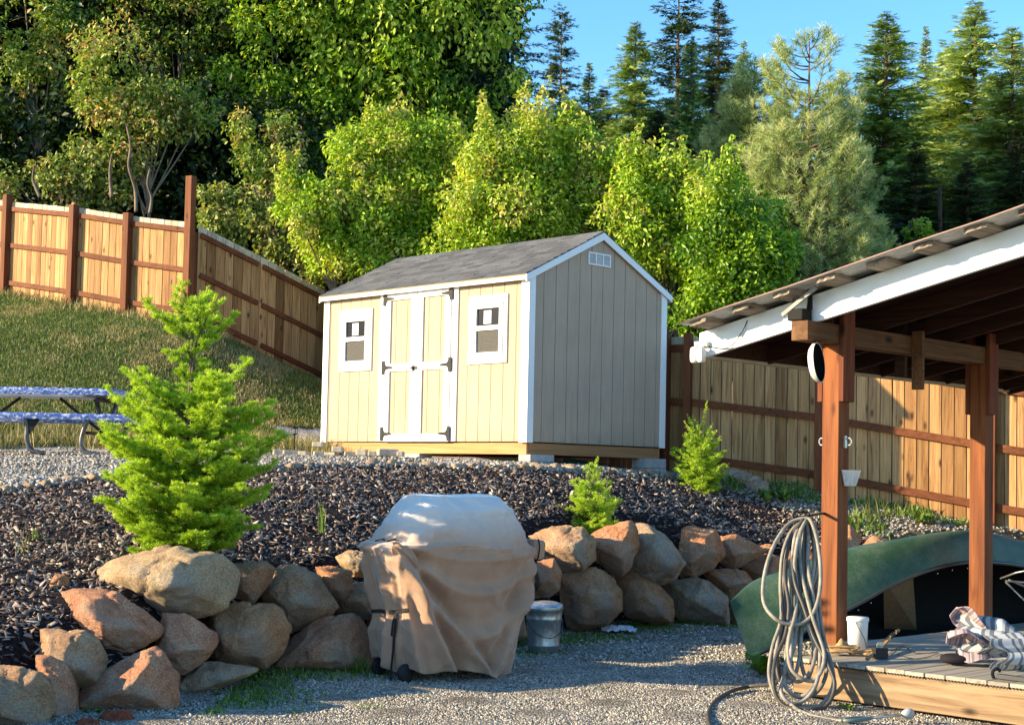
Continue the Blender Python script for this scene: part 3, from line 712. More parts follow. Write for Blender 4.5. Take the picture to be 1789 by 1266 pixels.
q.box(WD+ovf-.018, -ovr, roofz(-ovf)-.085, WD+ovf, LN+ovr, roofz(-ovf)-.024); q.build('eave_fascia', WHITE, shed)
for yy in (-ovr-.016, LN+ovr-.002):
    for sgn in (-1, 1):
        q = MB(); xe = -ovf if sgn < 0 else WD+ovf
        q.prism([(WD/2,yy,RH-.006),(xe,yy,roofz(xe)-.006),(xe,yy,roofz(xe)-.085),(WD/2,yy,RH-.095)], (0,.016,0)); q.build('rake_trim', WHITE, shed)
# door: casing, two leaves
q = MB()
q.box(-.02,1.18,0.002,-.0005,1.285,1.94); q.box(-.02,2.53,0.002,-.0005,2.63,1.94); q.box(-.022,1.16,1.862,-.0005,2.65,1.945)
q.build('door_frame', WHITE, shed, bevel=.002)
for (y0, y1, hs) in ((1.295, 1.905, -1), (1.915, 2.52, 1)):
    d = MB(); d.mat = 0
    k = int((y1-y0)/.2)+1
    d.box(-.010,y0,.0,-.001,y1,1.85,rnd=.5)
    dp = d.build('door_panel', SIDING, shed)
    d = MB(); st = .105
    d.box(-.032,y0,0,-.0105,y0+st,1.85); d.box(-.032,y1-st,0,-.0105,y1,1.85)
    for z0, z1 in ((0,.095),(.875,.968),(1.768,1.85)): d.box(-.0315,y0+st,z0,-.0105,y1-st,z1)
    d.build('door_stile', WHITE, dp, bevel=.002)
    gm_ = MB()
    for yy in (y0+st+.09, y1-st-.09):
        for z0, z1 in ((.096,.874),(.969,1.767)): gm_.box(-.0115,yy-.003,z0,-.0102,yy+.003,z1)
    gm_.build('panel_groove', GROOVE, dp)
    for zc in (.095, .925, 1.79):
        h = MB(); yo = y0-.008 if hs < 0 else y1+.008; s = 1 if hs < 0 else -1
        h.box(-.040, yo-.028, zc-.085, -.0325, yo+.028, zc+.085)
        h.prism([(-.0395,yo+s*.028,zc+.055),(-.0395,yo+s*.05,zc+.022),(-.0395,yo+s*.17,zc+.010),(-.0395,yo+s*.19,zc),(-.0395,yo+s*.17,zc-.010),(-.0395,yo+s*.05,zc-.022),(-.0395,yo+s*.028,zc-.055)], (.006,0,0))
        h.build('hinge', BLACKM, dp)
d = MB()
d.tube([(-.033,1.955,.905),(-.075,1.955,.905)], .012, 10); d.tube([(-.07,1.955,.905),(-.075,1.90,.91),(-.072,1.84,.905)], .009, 8)
d.box(-.038,1.93,.87,-.0325,1.975,.935)
d.tube([(-.04,1.955,.87),(-.045,1.955,.835)], .005, 6)
d.build('door_handle', BLACKM, shed)
# windows
t = MT('window_glass', .25, .15); t.col((.010,.010,.014)); GLASS = t.m
t = MT('window_screen', .7, .2); v = t.coord('Object'); nz = t.noise(v, 70, 4, .8)
t.col(t.ramp(nz, [(.35,(.02,.02,.019)),(.55,(.09,.086,.08)),(.75,(.22,.21,.195))])); SCREEN = t.m
t = MT('paper_notice', .8, .2); t.col((.78,.76,.80)); PAPER = t.m
for (y0, y1, z0, z1, py0) in ((.337,.99,.912,1.715,.62), (2.79,3.455,.905,1.70,3.07)):
    q = MB(); w = .062
    q.box(-.022,y0,z0,-.0005,y0+w,z1); q.box(-.022,y1-w,z0,-.0005,y1,z1); q.box(-.0225,y0+w,z0,-.0005,y1-w,z0+w*.9); q.box(-.0225,y0+w,z1-w*1.3,-.0005,y1-w,z1)
    win = q.build('window_frame', WHITE, shed, bevel=.002)
    a0, a1, b0, b1 = y0+w, y1-w, z0+w*.9, z1-w*1.3
    q = MB(); s = .085
    zm0, zm1 = (b0+b1)/2+.0, (b0+b1)/2+.055
    q.box(-.036,a0,b0,-.001,a0+s*.7,b1); q.box(-.036,a1-s,b0,-.001,a1,b1)
    q.box(-.0355,a0+s*.7,b0,-.001,a1-s,b0+.075); q.box(-.0355,a0+s*.7,b1-.075,-.001,a1-s,b1); q.box(-.0350,a0+s*.7,zm0,-.001,a1-s,zm1)
    q.build('window_sash', WHITE, win, bevel=.003)
    q = MB(); q.box(-.012,a0+s*.7,zm1,-.002,a1-s,b1-.075); q.build('window_pane', GLASS, win)
    q = MB(); q.box(-.014,a0+s*.7,b0+.075,-.002,a1-s,zm0); q.build('insect_screen', SCREEN, win)
    q = MB(); yc = (a0+s*.7+a1-s)/2 + .022; zc = (zm1+b1-.075)/2; q.box(-.0135,yc-.062,zc-.078,-.0125,yc+.062,zc+.078); q.build('paper_notice', PAPER, win)
# gable vent
q = MB(); q.box(.975,-.016,2.135,1.37,-.001,2.15); q.box(.975,-.016,2.272,1.37,-.001,2.287)
for x in (.975,1.10,1.228,1.355): q.box(x,-.016,2.15,x+.015,-.001,2.272)
vent = q.build('gable_vent', WHITE, shed)
q = MB()
for x in (.99,1.115,1.243):
    for i in range(6): q.add([(x,-.006,2.152+i*.02),(x+.11,-.006,2.152+i*.02),(x+.11,-.013,2.152+i*.02+.008),(x,-.013,2.152+i*.02+.008)],[(0,1,2,3)])
q.box(.98,-.004,2.145,1.365,-.001,2.275)
q.build('vent_louvre', plain('vent_grey', (.50,.53,.56), .6, .3), vent)
q = MB(); q.box(.03,.03,-.145,.07,LN-.03,-.013); q.box(WD-.07,.03,-.145,WD-.03,LN-.03,-.013); q.build('floor_skid', JOISTW, shed, bevel=.003)
for j0, j1 in ((.02,.06),(LN-.06,LN-.02)):
    q = MB(); q.box(.0705,j0,-.145,WD-.0705,j1,-.0135); q.build('floor_joist', JOISTX, shed, bevel=.003)
q = MB(); q.box(.0705,.061,-.06,WD-.0705,LN-.061,-.0137); q.build('floor_deck', plain('floor_ply', (.22,.15,.09)), shed)
DB = MB(); 
# blocks under the shed are things of their own
def block(lx, ly, wx, wy, lab, z1=-.146):
    w = shed.matrix_basis @ Vector((lx+wx/2, ly+wy/2, 0)); g = h1(w.x, w.y)
    b = thing('concrete_block', lab, 'concrete block', (w.x, w.y, g-.06), YAW, 'concrete blocks carrying the shed')
    q = MB(); top = SC.z+z1-(g-.06)
    q.box(-wx/2,-wy/2,0,wx/2,wy/2,top/2-.003, .3); q.build('lower_block', CONC, b, bevel=.006)
    q = MB(); q.box(-wx/2+.006,-wy/2+.003,top/2+.001,wx/2-.003,wy/2-.004,top, .6); q.build('upper_block', CONC, b, bevel=.006)
block(.005,-.06,.40,.20,'grey concrete block pile under the near corner of the shed')
block(WD-.42,-.06,.42,.22,'grey concrete block pile under the far right corner of the shed')
block(.005,1.85,.22,.42,'grey concrete block pile under the middle of the sunlit side')
block(.005,LN-.35,.22,.38,'grey concrete block pile under the left corner of the shed')

# ------------------------------------------------------------------ fences
def ground_along(a, b, t): 
    return a.lerp(b, t)
def fence(name, label, posts, side, hh=1.83, bw=.14, rails=(.22,.95,1.66), tops=None, pw=.14, postx=.06):
    """posts: [(Vector foot)], side=+1: rails & posts on the right of travel direction (camera side)"""
    o0 = posts[0]; root = thing(name, label, 'fence', (o0.x, o0.y, o0.z), 0)
    pk = MB()
    for i in range(len(posts)-1):
        a, b = posts[i], posts[i+1]; d = b-a; L = math.hypot(d.x, d.y); ux = Vector((d.x/L, d.y/L, 0)); nx = Vector((ux.y, -ux.x, 0))*side
        k = max(1, round(L/bw)); w = L/k
        for j in range(k):
            t0 = j/k; zb = a.z + d.z*(t0+.5/k); g = random.uniform(.0035,.0085)
            p0 = Vector((a.x,a.y,0)) + ux*(j*w+g); p1 = Vector((a.x,a.y,0)) + ux*((j+1)*w-g)
            dz = random.uniform(-.005,.005); off = nx*random.uniform(-.003,.003)
            r_ = random.random()
            zc = zb+rails[-1]+.05
            sz_ = d.z*.5/k*.8
            for (za, zt, mi) in ((zb-.02, zc, 0), (zc+.0005, zb+hh+dz, 1)):
                pk.mat = mi
                pk.add([p0+off+Vector((0,0,za-sz_)),p1+off+Vector((0,0,za+sz_)),p1+off-nx*.019+Vector((0,0,za+sz_)),p0+off-nx*.019+Vector((0,0,za-sz_)),
                        p0+off+Vector((0,0,zt-sz_)),p1+off+Vector((0,0,zt+sz_)),p1+off-nx*.019+Vector((0,0,zt+sz_)),p0+off-nx*.019+Vector((0,0,zt-sz_))],
                       [(0,1,2,3),(4,7,6,5),(0,4,5,1),(1,5,6,2),(2,6,7,3),(3,7,4,0)], r_)
        for rz_ in rails:
            q = MB(); sl = Vector((d.x,d.y,d.z)).normalized()
            aa = a + nx*.026 + Vector((0,0,rz_)) + sl*.05; bb = b + nx*.026 + Vector((0,0,rz_)) - sl*.05
            q.bar(aa, bb, .042, .089); q.build('rail', STAIN, root, world=True, bevel=.003)
    pk.build('picket_panel', [CEDAR, PALE], root, world=True)
    for i, p in enumerate(posts):
        a = posts[max(i-1,0)]; b = posts[min(i+1,len(posts)-1)]; d = b-a; L = math.hypot(d.x,d.y); ux = Vector((d.x/L,d.y/L,0)); nx = Vector((ux.y,-ux.x,0))*side
        q = MB(); c = Vector((p.x,p.y,0)) + nx*postx; h = hh + .04
        if tops and i in tops: h = tops[i]
        x, y = ux*pw/2, nx*pw/2; z0 = p.z-.1; z1 = p.z+h
        q.add([c-x-y+Vector((0,0,z0)),c+x-y+Vector((0,0,z0)),c+x+y+Vector((0,0,z0)),c-x+y+Vector((0,0,z0)),c-x-y+Vector((0,0,z1)),c+x-y+Vector((0,0,z1)),c+x+y+Vector((0,0,z1)),c-x+y+Vector((0,0,z1))],
              [(0,1,2,3),(4,7,6,5),(0,4,5,1),(1,5,6,2),(2,6,7,3),(3,7,4,0)])
        q.build('post', STAINZ, root, world=True, bevel=.006)
    return root
def foot(p): return Vector((p[0], p[1], h1(p[0], p[1])))
def zfix(p, dz=0): return Vector((p.x, p.y, p.z+dz))
fa = [P(-110,490,31.0), P(12,513,29.3), P(128,531,27.9), P(222,549,27.3), P(330,566,26.6)]
fence('upper_fence', 'sunlit cedar fence with dark stained posts along the top of the lawn', fa, +1, 1.80, .155, tops={1:1.93, 4:2.62})
fb = [P(341,572,26.65), P(450,622,27.5), P(563,676,28.45)]
fence('sloping_fence', 'shaded cedar fence running downhill behind the left of the shed', fb, +1, 1.83, .19, tops={0:1.7}, postx=-.09)
fm = [P(566,680,28.6), Vector((-1.5,24.6,2.25)), Vector((.7,21.6,1.75)), P(1160,826,19.4)]
fence('rear_fence', 'cedar fence hidden behind the shed', fm, +1)
fr = [P(1165,827,19.3), P(1202,829,19.1), P(1432,862,18.38), P(1733,920,17.48), P(2000,965,16.74), P(2300,1010,16.0)]
fence('right_fence', 'long cedar fence from the shed to behind the open pavilion', fr, +1, 1.75, .14, rails=(.23,.92,1.60), pw=.095, tops={0:1.78})

# ------------------------------------------------------------------ pavers, light
CONC2 = plain('tan_paver', (.42,.36,.28), .9, .2, var=.3, scale=10, bump=.5, bscale=60)
def paver(px, py, Y, w, h, lab, rz=.1, dpt=.15):
    p = P(px, py, Y); g = h1(p.x, p.y)
    q = MB(); q.box(-w/2,-dpt/2,0,w/2,dpt/2,h); o = q.build('paver', CONC2, None, bevel=.012)
    o.location = (p.x, p.y, max(p.z, g-.004)+(.052 if py == 788.5 else 0)); o.rotation_euler = (0,0,rz); tag(o, lab, 'paver', 'loose pavers stacked in front of the shed')
    return o
pavs = [(440,797,17.6,.16,.075),(463,797,17.55,.15,.075),(486,796,17.5,.13,.075),(509,797,17.45,.20,.07),(531,797,17.4,.10,.06),(556,796,17.0,.11,.05),(556,788.5,17.0,.12,.055),(577,796,17.0,.17,.04),
        (590,790,16.9,.12,.065),(610,796.5,16.9,.13,.05),(633,796,16.8,.12,.07),(650,797,16.7,.09,.06),(677,796,16.6,.22,.075),(700,797,16.5,.07,.055)]
for i, (px, py, Y, w, h) in enumerate(pavs):
    place = 'left of the solar light' if px < 515 else ('between the solar light and the shed corner' if px < 590 else 'below the left window of the shed')
    paver(px, py, Y, w, h, 'worn tan concrete paver in the loose row '+place, random.uniform(-.25,.3))
p = P(514,782,18.6); g = p.z
sl = thing('solar_light', 'small black solar path light on a stake by the pavers', 'path light', (p.x,p.y,g))
q = MB(); q.tube([(0,0,-.05),(0,0,.16)], .008, 8); q.build('stake', BLACKM, sl)
q = MB(); q.lathe([(.012,.155),(.03,.165),(.034,.17),(.034,.175)],16); q.lathe([(.04,.235),(.045,.24),(.028,.262),(.0,.268)],16)
for k in range(6):
    a = k*math.pi/3; q.tube([(.032*math.cos(a),.032*math.sin(a),.172),(.036*math.cos(a),.036*math.sin(a),.24)], .004, 5)
q.build('lamp_cage', BLACKM, sl)
q = MB(); q.lathe([(.026,.172),(.029,.235)],16); t = MT('frosted_lens', .3, .5); t.col((.55,.55,.5)); q.build('lens', t.m, sl)
# ------------------------------------------------------------------ open pavilion (carport-like roof on posts)
PO = G(1461, 1131, .26); PO.z = 0
pav = thing('open_pavilion', 'open lean-to pavilion with stained posts, white fascia and corrugated metal roof', 'pavilion', PO, YAW)
XR = 4.62                                        # far rake
def post_with_plates(px_, plates=True, z1=2.445):
    q = MB(); q.box(px_, 0, -.05 if px_ else -.05, px_+.14, .14, z1); po = q.build('post', STAINZ2, pav, bevel=.005)
    if plates:
        for y0, y1 in ((-.040, -.001), (.141, .180)):
            q = MB(); q.box(px_-.005, y0, 2.03, px_+.145, y1, 2.70); q.build('side_plate', REDPAD, po, bevel=.003)
    return po
STAINZ2 = wood('stained_cedar_post', [(.085,.024,.008), (.20,.062,.020), (.30,.110,.036)], 'z', .45, board=.15, grain=.7, bump=.5)
post_with_plates(0.0); post_with_plates(2.165)
post_with_plates(4.35)
# purlin beam over posts
q = MB(); q.box(-.40, .0, 2.446, XR, .14, 2.586); q.build('beam', BEAMW, pav, bevel=.004)
# second frame on the high side outside the photo
q = MB(); q.box(-.25,-3.4,-.05,-.11,-3.26,3.13); q.build('post', STAINZ2, pav, bevel=.005)
q = MB(); q.box(4.35,-3.4,-.05,4.49,-3.26,3.13); q.build('post', STAINZ2, pav, bevel=.005)
q = MB(); q.box(-.26,-3.4,3.131,XR,-3.26,3.27); q.build('beam', BEAMW, pav, bevel=.004)
SL = .215
def rz_(y): return 2.587 - SL*(y-.07)            # underside of rafters
YL, YH = 1.07, -4.2
def slopebox(q, x0, x1, ya, yb, z0, z1, rnd=None):
    """box following the roof slope between ya (low) and yb (high); z0,z1 above rafter underside"""
    q.add([(x0,ya,rz_(ya)+z0),(x1,ya,rz_(ya)+z0),(x1,yb,rz_(yb)+z0),(x0,yb,rz_(yb)+z0),(x0,ya,rz_(ya)+z1),(x1,ya,rz_(ya)+z1),(x1,yb,rz_(yb)+z1),(x0,yb,rz_(yb)+z1)],
          [(0,3,2,1),(4,5,6,7),(0,1,5,4),(1,2,6,5),(2,3,7,6),(3,0,4,7)], rnd)
q = MB(); slopebox(q, -.27, -.232, YL, YH, -.012, .188)
q.build('fascia_board', plain('fascia_paint', (.78,.80,.80), .5, .4, var=.05, scale=5, bump=.1, bscale=90), pav, bevel=.003)
# rafters
x = .0
xs = [.02+.56*i for i in range(1, 9)]
for i, x in enumerate([-.231] + xs):
    q = MB(); slopebox(q, x, x+.038, YL-.02, YH, 0.001, .145); q.build('rafter', DARKW, pav)
q = MB(); slopebox(q, XR, XR+.038, YL, YH, -.03, .185); q.build('rake_board', DARKW, pav)
# low eave board + pale drip strip
q = MB(); q.box(-.231, YL-.018, rz_(YL)+.022, XR, YL+.02, rz_(YL)+.20); q.build('eave_board', DARKW, pav)
q = MB(); q.box(-.231, YL-.025, rz_(YL)-.004, XR, YL+.022, rz_(YL)+.020); q.build('drip_strip', plain('drip_strip', (.50,.45,.36), .7, .3), pav)
# dark sheathing boards between rafters and purlins
# purlins: weathered boards lying on the rafters with ragged ends beyond the fascia
GREYD = wood('dark_purlin', [(.03,.02,.014), (.09,.065,.045), (.18,.14,.10)], 'x', .6, board=.5, bump=.6)
yy = YL-.10; k = 0
while yy > YH+.1:
    q = MB(); x0 = -.485 - random.uniform(-.02,.035); w = .15+random.uniform(-.012,.015)
    zt0, zt1 = .189, .220
    n = 5
    vs = []
    # ragged end: subdivided along the width
    top = []; bot = []
    for j in range(n+1):
        y_ = yy - w*j/n; xe = x0 + random.uniform(-.012,.012)
        bot.append((xe, y_, rz_(y_)+zt0)); top.append((xe, y_, rz_(y_)+zt1))
    ebot = [(XR+.1, p[1], p[2]) for p in bot]; etop = [(XR+.1, p[1], p[2]) for p in top]
    V_ = bot+top+ebot+etop; N1 = n+1; fs = []
    for j in range(n):
        fs += [(j,j+1,N1+j+1,N1+j),(j,2*N1+j,2*N1+j+1,j+1),(N1+j,N1+j+1,3*N1+j+1,3*N1+j),(2*N1+j,3*N1+j,3*N1+j+1,2*N1+j+1)]
    fs += [(0,N1,3*N1,2*N1),(n,2*N1+n,3*N1+n,N1+n)]
    q.add(V_, fs); q.build('purlin', GREYW, pav)
    yy -= .37; k += 1
# corrugated sheet: ridges run down the slope (along y)
t = MT('roof_sheet_top', .5, .5, .0); v = t.coord('Object')
t.col(t.ramp(t.noise(v, 5, 6, .7), [(.35,(.24,.10,.085)),(.6,(.34,.17,.15)),(.75,(.42,.26,.22))])); SHTOP = t.m
t = MT('roof_sheet_underside', .45, .5, .1); v = t.coord('Object')
t.col(t.ramp(t.noise(v, 6, 5, .7), [(.3,(.28,.28,.27)),(.55,(.50,.50,.48)),(.75,(.60,.60,.57))])); SHBOT = t.m
xs_ = np.arange(-.55, XR+.16, .012)
ysl = [YL-.03, .6, .1, -.4, -.9, -1.4, -1.9, -2.6, -3.4, YH-.05]
V_ = []; Fq = []; MI = []
for lay, dz in ((0, .0), (1, .006)):
    for yv in ysl:
        for xv in xs_:
            ridge = .012*max(0, math.cos((xv+.42)/.152*2*math.pi)-.2)
            V_.append((xv, yv, rz_(yv)+.224+dz+ridge+.004*math.sin(yv*5+xv*2)))
nx_ = len(xs_); ny_ = len(ysl); base = nx_*ny_
for i in range(ny_-1):
    for j in range(nx_-1):
        a = i*nx_+j; Fq.append((a,a+1,a+nx_+1,a+nx_)); MI.append(1)
        b = a+base; Fq.append((b,b+nx_,b+nx_+1,b+1)); MI.append(0)
for i in range(ny_-1):
    for j in (0, nx_-1):
        a = i*nx_+j; Fq.append((a,a+nx_,a+nx_+base,a+base)); MI.append(0)
for j in range(nx_-1):
    for i in (0, ny_-1):
        a = i*nx_+j; Fq.append((a,a+1,a+1+base,a+base)); MI.append(0)
ob = npmesh('roof_sheet', V_, Fq, {}, [SHTOP, SHBOT], parent=pav, midx=MI)
# dark lining so the inside reads as a closed roof
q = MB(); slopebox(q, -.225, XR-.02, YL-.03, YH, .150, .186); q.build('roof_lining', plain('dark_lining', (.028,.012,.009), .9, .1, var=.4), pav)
# short hanging block in the middle of the beam
q = MB(); q.bar((1.02,-.045,2.62),(1.02,-.045,2.17),.09,.04,(1,0,0)); q.build('hanging_bracket', BEAMW, pav, bevel=.003)
q = MB(); q.bar((1.12,.165,2.80),(1.12,.165,2.28),.09,.04,(1,0,0)); q.build('hanging_bracket', DARKW, pav, bevel=.003)
# deck
deck = thing('wooden_deck', 'low grey board deck with a knotty pine skirt under the pavilion', 'deck', PO, YAW)
y = -.13; q = MB(); xq = -.74
q2 = MB()
k = 0
yy = .15
while yy > -4.4:
    x0 = -.045 if yy > -.13+.01 else -.735+random.uniform(-.004,.004)
    q.box(x0, yy-.136, .232, 4.2, yy, .258+random.uniform(-.001,.001))
    # scalloped underside at the board end
    if x0 < -.5:
        for j in range(6): q2.tube([(x0+.001, yy-.012-j*.0225, .2285),(x0+.06, yy-.012-j*.0225, .2285)], .0062, 8)
    yy -= .1425
q.build('deck_boards', DECKW, deck, bevel=.003)
q2.build('board_underside', plain('board_end_dark', (.06,.05,.04)), deck)
q = MB(); q.box(-.715,-4.4,.012,-.675,-.13,.2215); q.build('front_skirt', SKIRTW, deck, bevel=.004)
q = MB(); q.box(-.6745,-.17,.012,-.05,-.131,.2215); q.box(-.045,.10,.012,4.2,.14,.2215); q.build('side_skirt', SKIRTW, deck, bevel=.004)

def L2W(x, y, z): return pav.matrix_basis @ Vector((x, y, z))
def W2L(p): return pav.matrix_basis.inverted() @ Vector(p)
WPL = plain('white_plastic', (.72,.72,.70), .4, .5, var=.05)
# twin floodlight on the low end of the fascia
p = L2W(-.30, YL-.03, rz_(YL)+.05)
fl = thing('floodlight', 'white twin head security light on the low corner of the pavilion fascia', 'floodlight', p, YAW)
def rbox(q, cx_, cy_, cz_, a, b, c, e=4.0, n=20):
    """rounded box as superellipsoid"""
    vs = []; fs = []
    def sg(v, p_): return math.copysign(abs(v)**p_, v)
    for i in range(n//2+1):
        ph = -math.pi/2 + math.pi*i/(n//2)
        for j in range(n):
            th = 2*math.pi*j/n
            vs.append((cx_+a*sg(math.cos(ph),2/e)*sg(math.cos(th),2/e), cy_+b*sg(math.cos(ph),2/e)*sg(math.sin(th),2/e), cz_+c*sg(math.sin(ph),2/e)))
    for i in range(n//2):
        for j in range(n): fs.append((i*n+j,i*n+(j+1)%n,(i+1)*n+(j+1)%n,(i+1)*n+j))
    q.add(vs, fs)
for yy_ in (.02, -.045):
    q = MB(); rbox(q, -.04, yy_, -.035, .03, .029, .062); h_ = q.build('lamp_head', WPL, fl, smooth=True)
q = MB(); q.box(-.01,-.07,.03,.03,.05,.07); q.tube([(-.0,.02,.05),(-.03,.02,.01)],.010,8); q.tube([(-.0,-.045,.05),(-.03,-.045,.01)],.010,8); q.build('mounting_base', WPL, fl, bevel=.005)
# cable loops on the fascia
CABLE = plain('black_cable', (.02,.02,.02), .5, .4)
q = MB(); q.tube(catmull([L2W(-.275,.62,rz_(.62)+.16),L2W(-.29,.66,rz_(.66)+.08),L2W(-.285,.78,rz_(.78)+.0),L2W(-.28,.98,rz_(.98)+.06)],8), .004, 6); o = q.build('cable', CABLE); tag(o,'thin dark cable drooping across the lower end of the white fascia','cable')
# small solar panel lamp on the fascia
p = L2W(-.30, .02, rz_(.02)+.12)
sp_ = thing('solar_panel_lamp', 'thin tilted grey solar panel with wires on the white fascia', 'solar lamp', p, YAW)
q = MB(); q.bar((-.10,.20,-.085),(-.12,-.10,.095),.03,.016,(1,0,0)); q.build('panel', plain('panel_grey', (.22,.21,.20), .5, .4), sp_, bevel=.002)
q = MB(); q.tube(catmull([(-.06,.12,.0),(-.03,.16,.06),(.0,.12,.10)],6),.003,6); q.tube(catmull([(-.07,-.0,.02),(-.04,.03,-.05),(-.01,.01,-.01)],6),.003,6); q.build('wire', CABLE, sp_)
LAMPB = plain('lamp_black', (.006,.006,.006), .7, .2)
p = L2W(-.34, .10, 2.588)
bl_ = thing('black_lamp', 'black spotlight standing on the end of the beam', 'lamp', p, YAW)
q = MB(); q.box(-.07,-.06,0,.05,.07,.085); q.build('lamp_body', LAMPB, bl_, bevel=.008)
q = MB(); q.tube([(.02,-.06,.08),(.02,-.062,.20)],[.020,.017],10); q.tube([(.02,-.062,.20),(.02,-.063,.235)],[.012,.009],8); q.build('lamp_arm', LAMPB, bl_)
# round dish (white outside, black inside)
p = P(1424, 634, 10.72)
ds = thing('round_lamp_shade', 'round lamp shade with pale rim and black inside hanging beside the front post', 'lamp shade', p, R(-28))
q = MB(); pr = [(.0,-.030),(.08,-.028),(.115,-.018),(.140,.004),(.143,.03)]; q.lathe(pr, 40); pr2 = [(.137,.03),(.134,.008),(.11,-.010),(.0,-.018)]
q.mat = 0; q.lathe([(.143,.03),(.137,.03)], 40)
rim = plain('shade_outside', (.62,.62,.58), .5, .4)
o = q.build('shade_shell', rim, ds, smooth=True); o.rotation_euler = (0, R(84), 0)
q = MB(); q.lathe(pr2, 40); o = q.build('shade_inside', plain('shade_inside', (.006,.006,.006), .9, .05), ds, smooth=True); o.rotation_euler = (0, R(84), 0)
q = MB(); q.tube([(0,0,.14),(0.0,0.0,.26)], .006, 6); q.build('hanger', BLACKM, ds)
# hooks on the front post
SILV = plain('galvanised_hook', (.55,.55,.53), .35, .5, .8)
for (pp_, lab) in ((L2W(.07,-.012,1.74), 'silver hook plate on the right face of the front post'), (L2W(.07,.155,1.74), 'silver hook plate on the left edge of the front post')):
    hk = thing('hook', lab, 'hook', pp_, YAW)
    q = MB(); q.box(-.012,-.010,-.045,.012,.010,.045); q.build('plate', SILV, hk, bevel=.002)
    q = MB(); s_ = -1 if pp_ == pp_ and 'right' in lab else 1
    q.tube(catmull([(0,s_*.01,.02),(0,s_*.04,.025),(0,s_*.055,0),(0,s_*.04,-.025),(0,s_*.02,-.02)],5), .006, 8); q.build('hook_arm', SILV, hk)
# small tapered wall pot on the front post
p = L2W(.115, -.02, 1.42)
pt = thing('wall_pot', 'small tapered whitewashed wooden pot fixed to the front post', 'pot', p, YAW-R(40))
q = MB()
def frust(q, w0, w1, d0, d1, h, th=.006):
    q.add([(-w0,-d0,0),(w0,-d0,0),(w0,d0,0),(-w0,d0,0),(-w1,-d1,h),(w1,-d1,h),(w1,d1,h),(-w1,d1,h),(-w1+th,-d1+th,h),(w1-th,-d1+th,h),(w1-th,d1-th,h),(-w1+th,d1-th,h),(-w0+th,-d0+th,.01),(w0-th,-d0+th,.01),(w0-th,d0-th,.01),(-w0+th,d0-th,.01)],
          [(0,3,2,1),(0,1,5,4),(1,2,6,5),(2,3,7,6),(3,0,4,7),(4,5,9,8),(5,6,10,9),(6,7,11,10),(7,4,8,11),(8,9,13,12),(9,10,14,13),(10,11,15,14),(11,8,12,15),(12,13,14,15)])
frust(q, .042, .072, .03, .055, .115)
q.build('pot_body', wood('whitewash', [(.42,.40,.36),(.60,.58,.54),(.72,.70,.66)], 'z', 0, board=.1, grain=1.5), pt, bevel=.002)

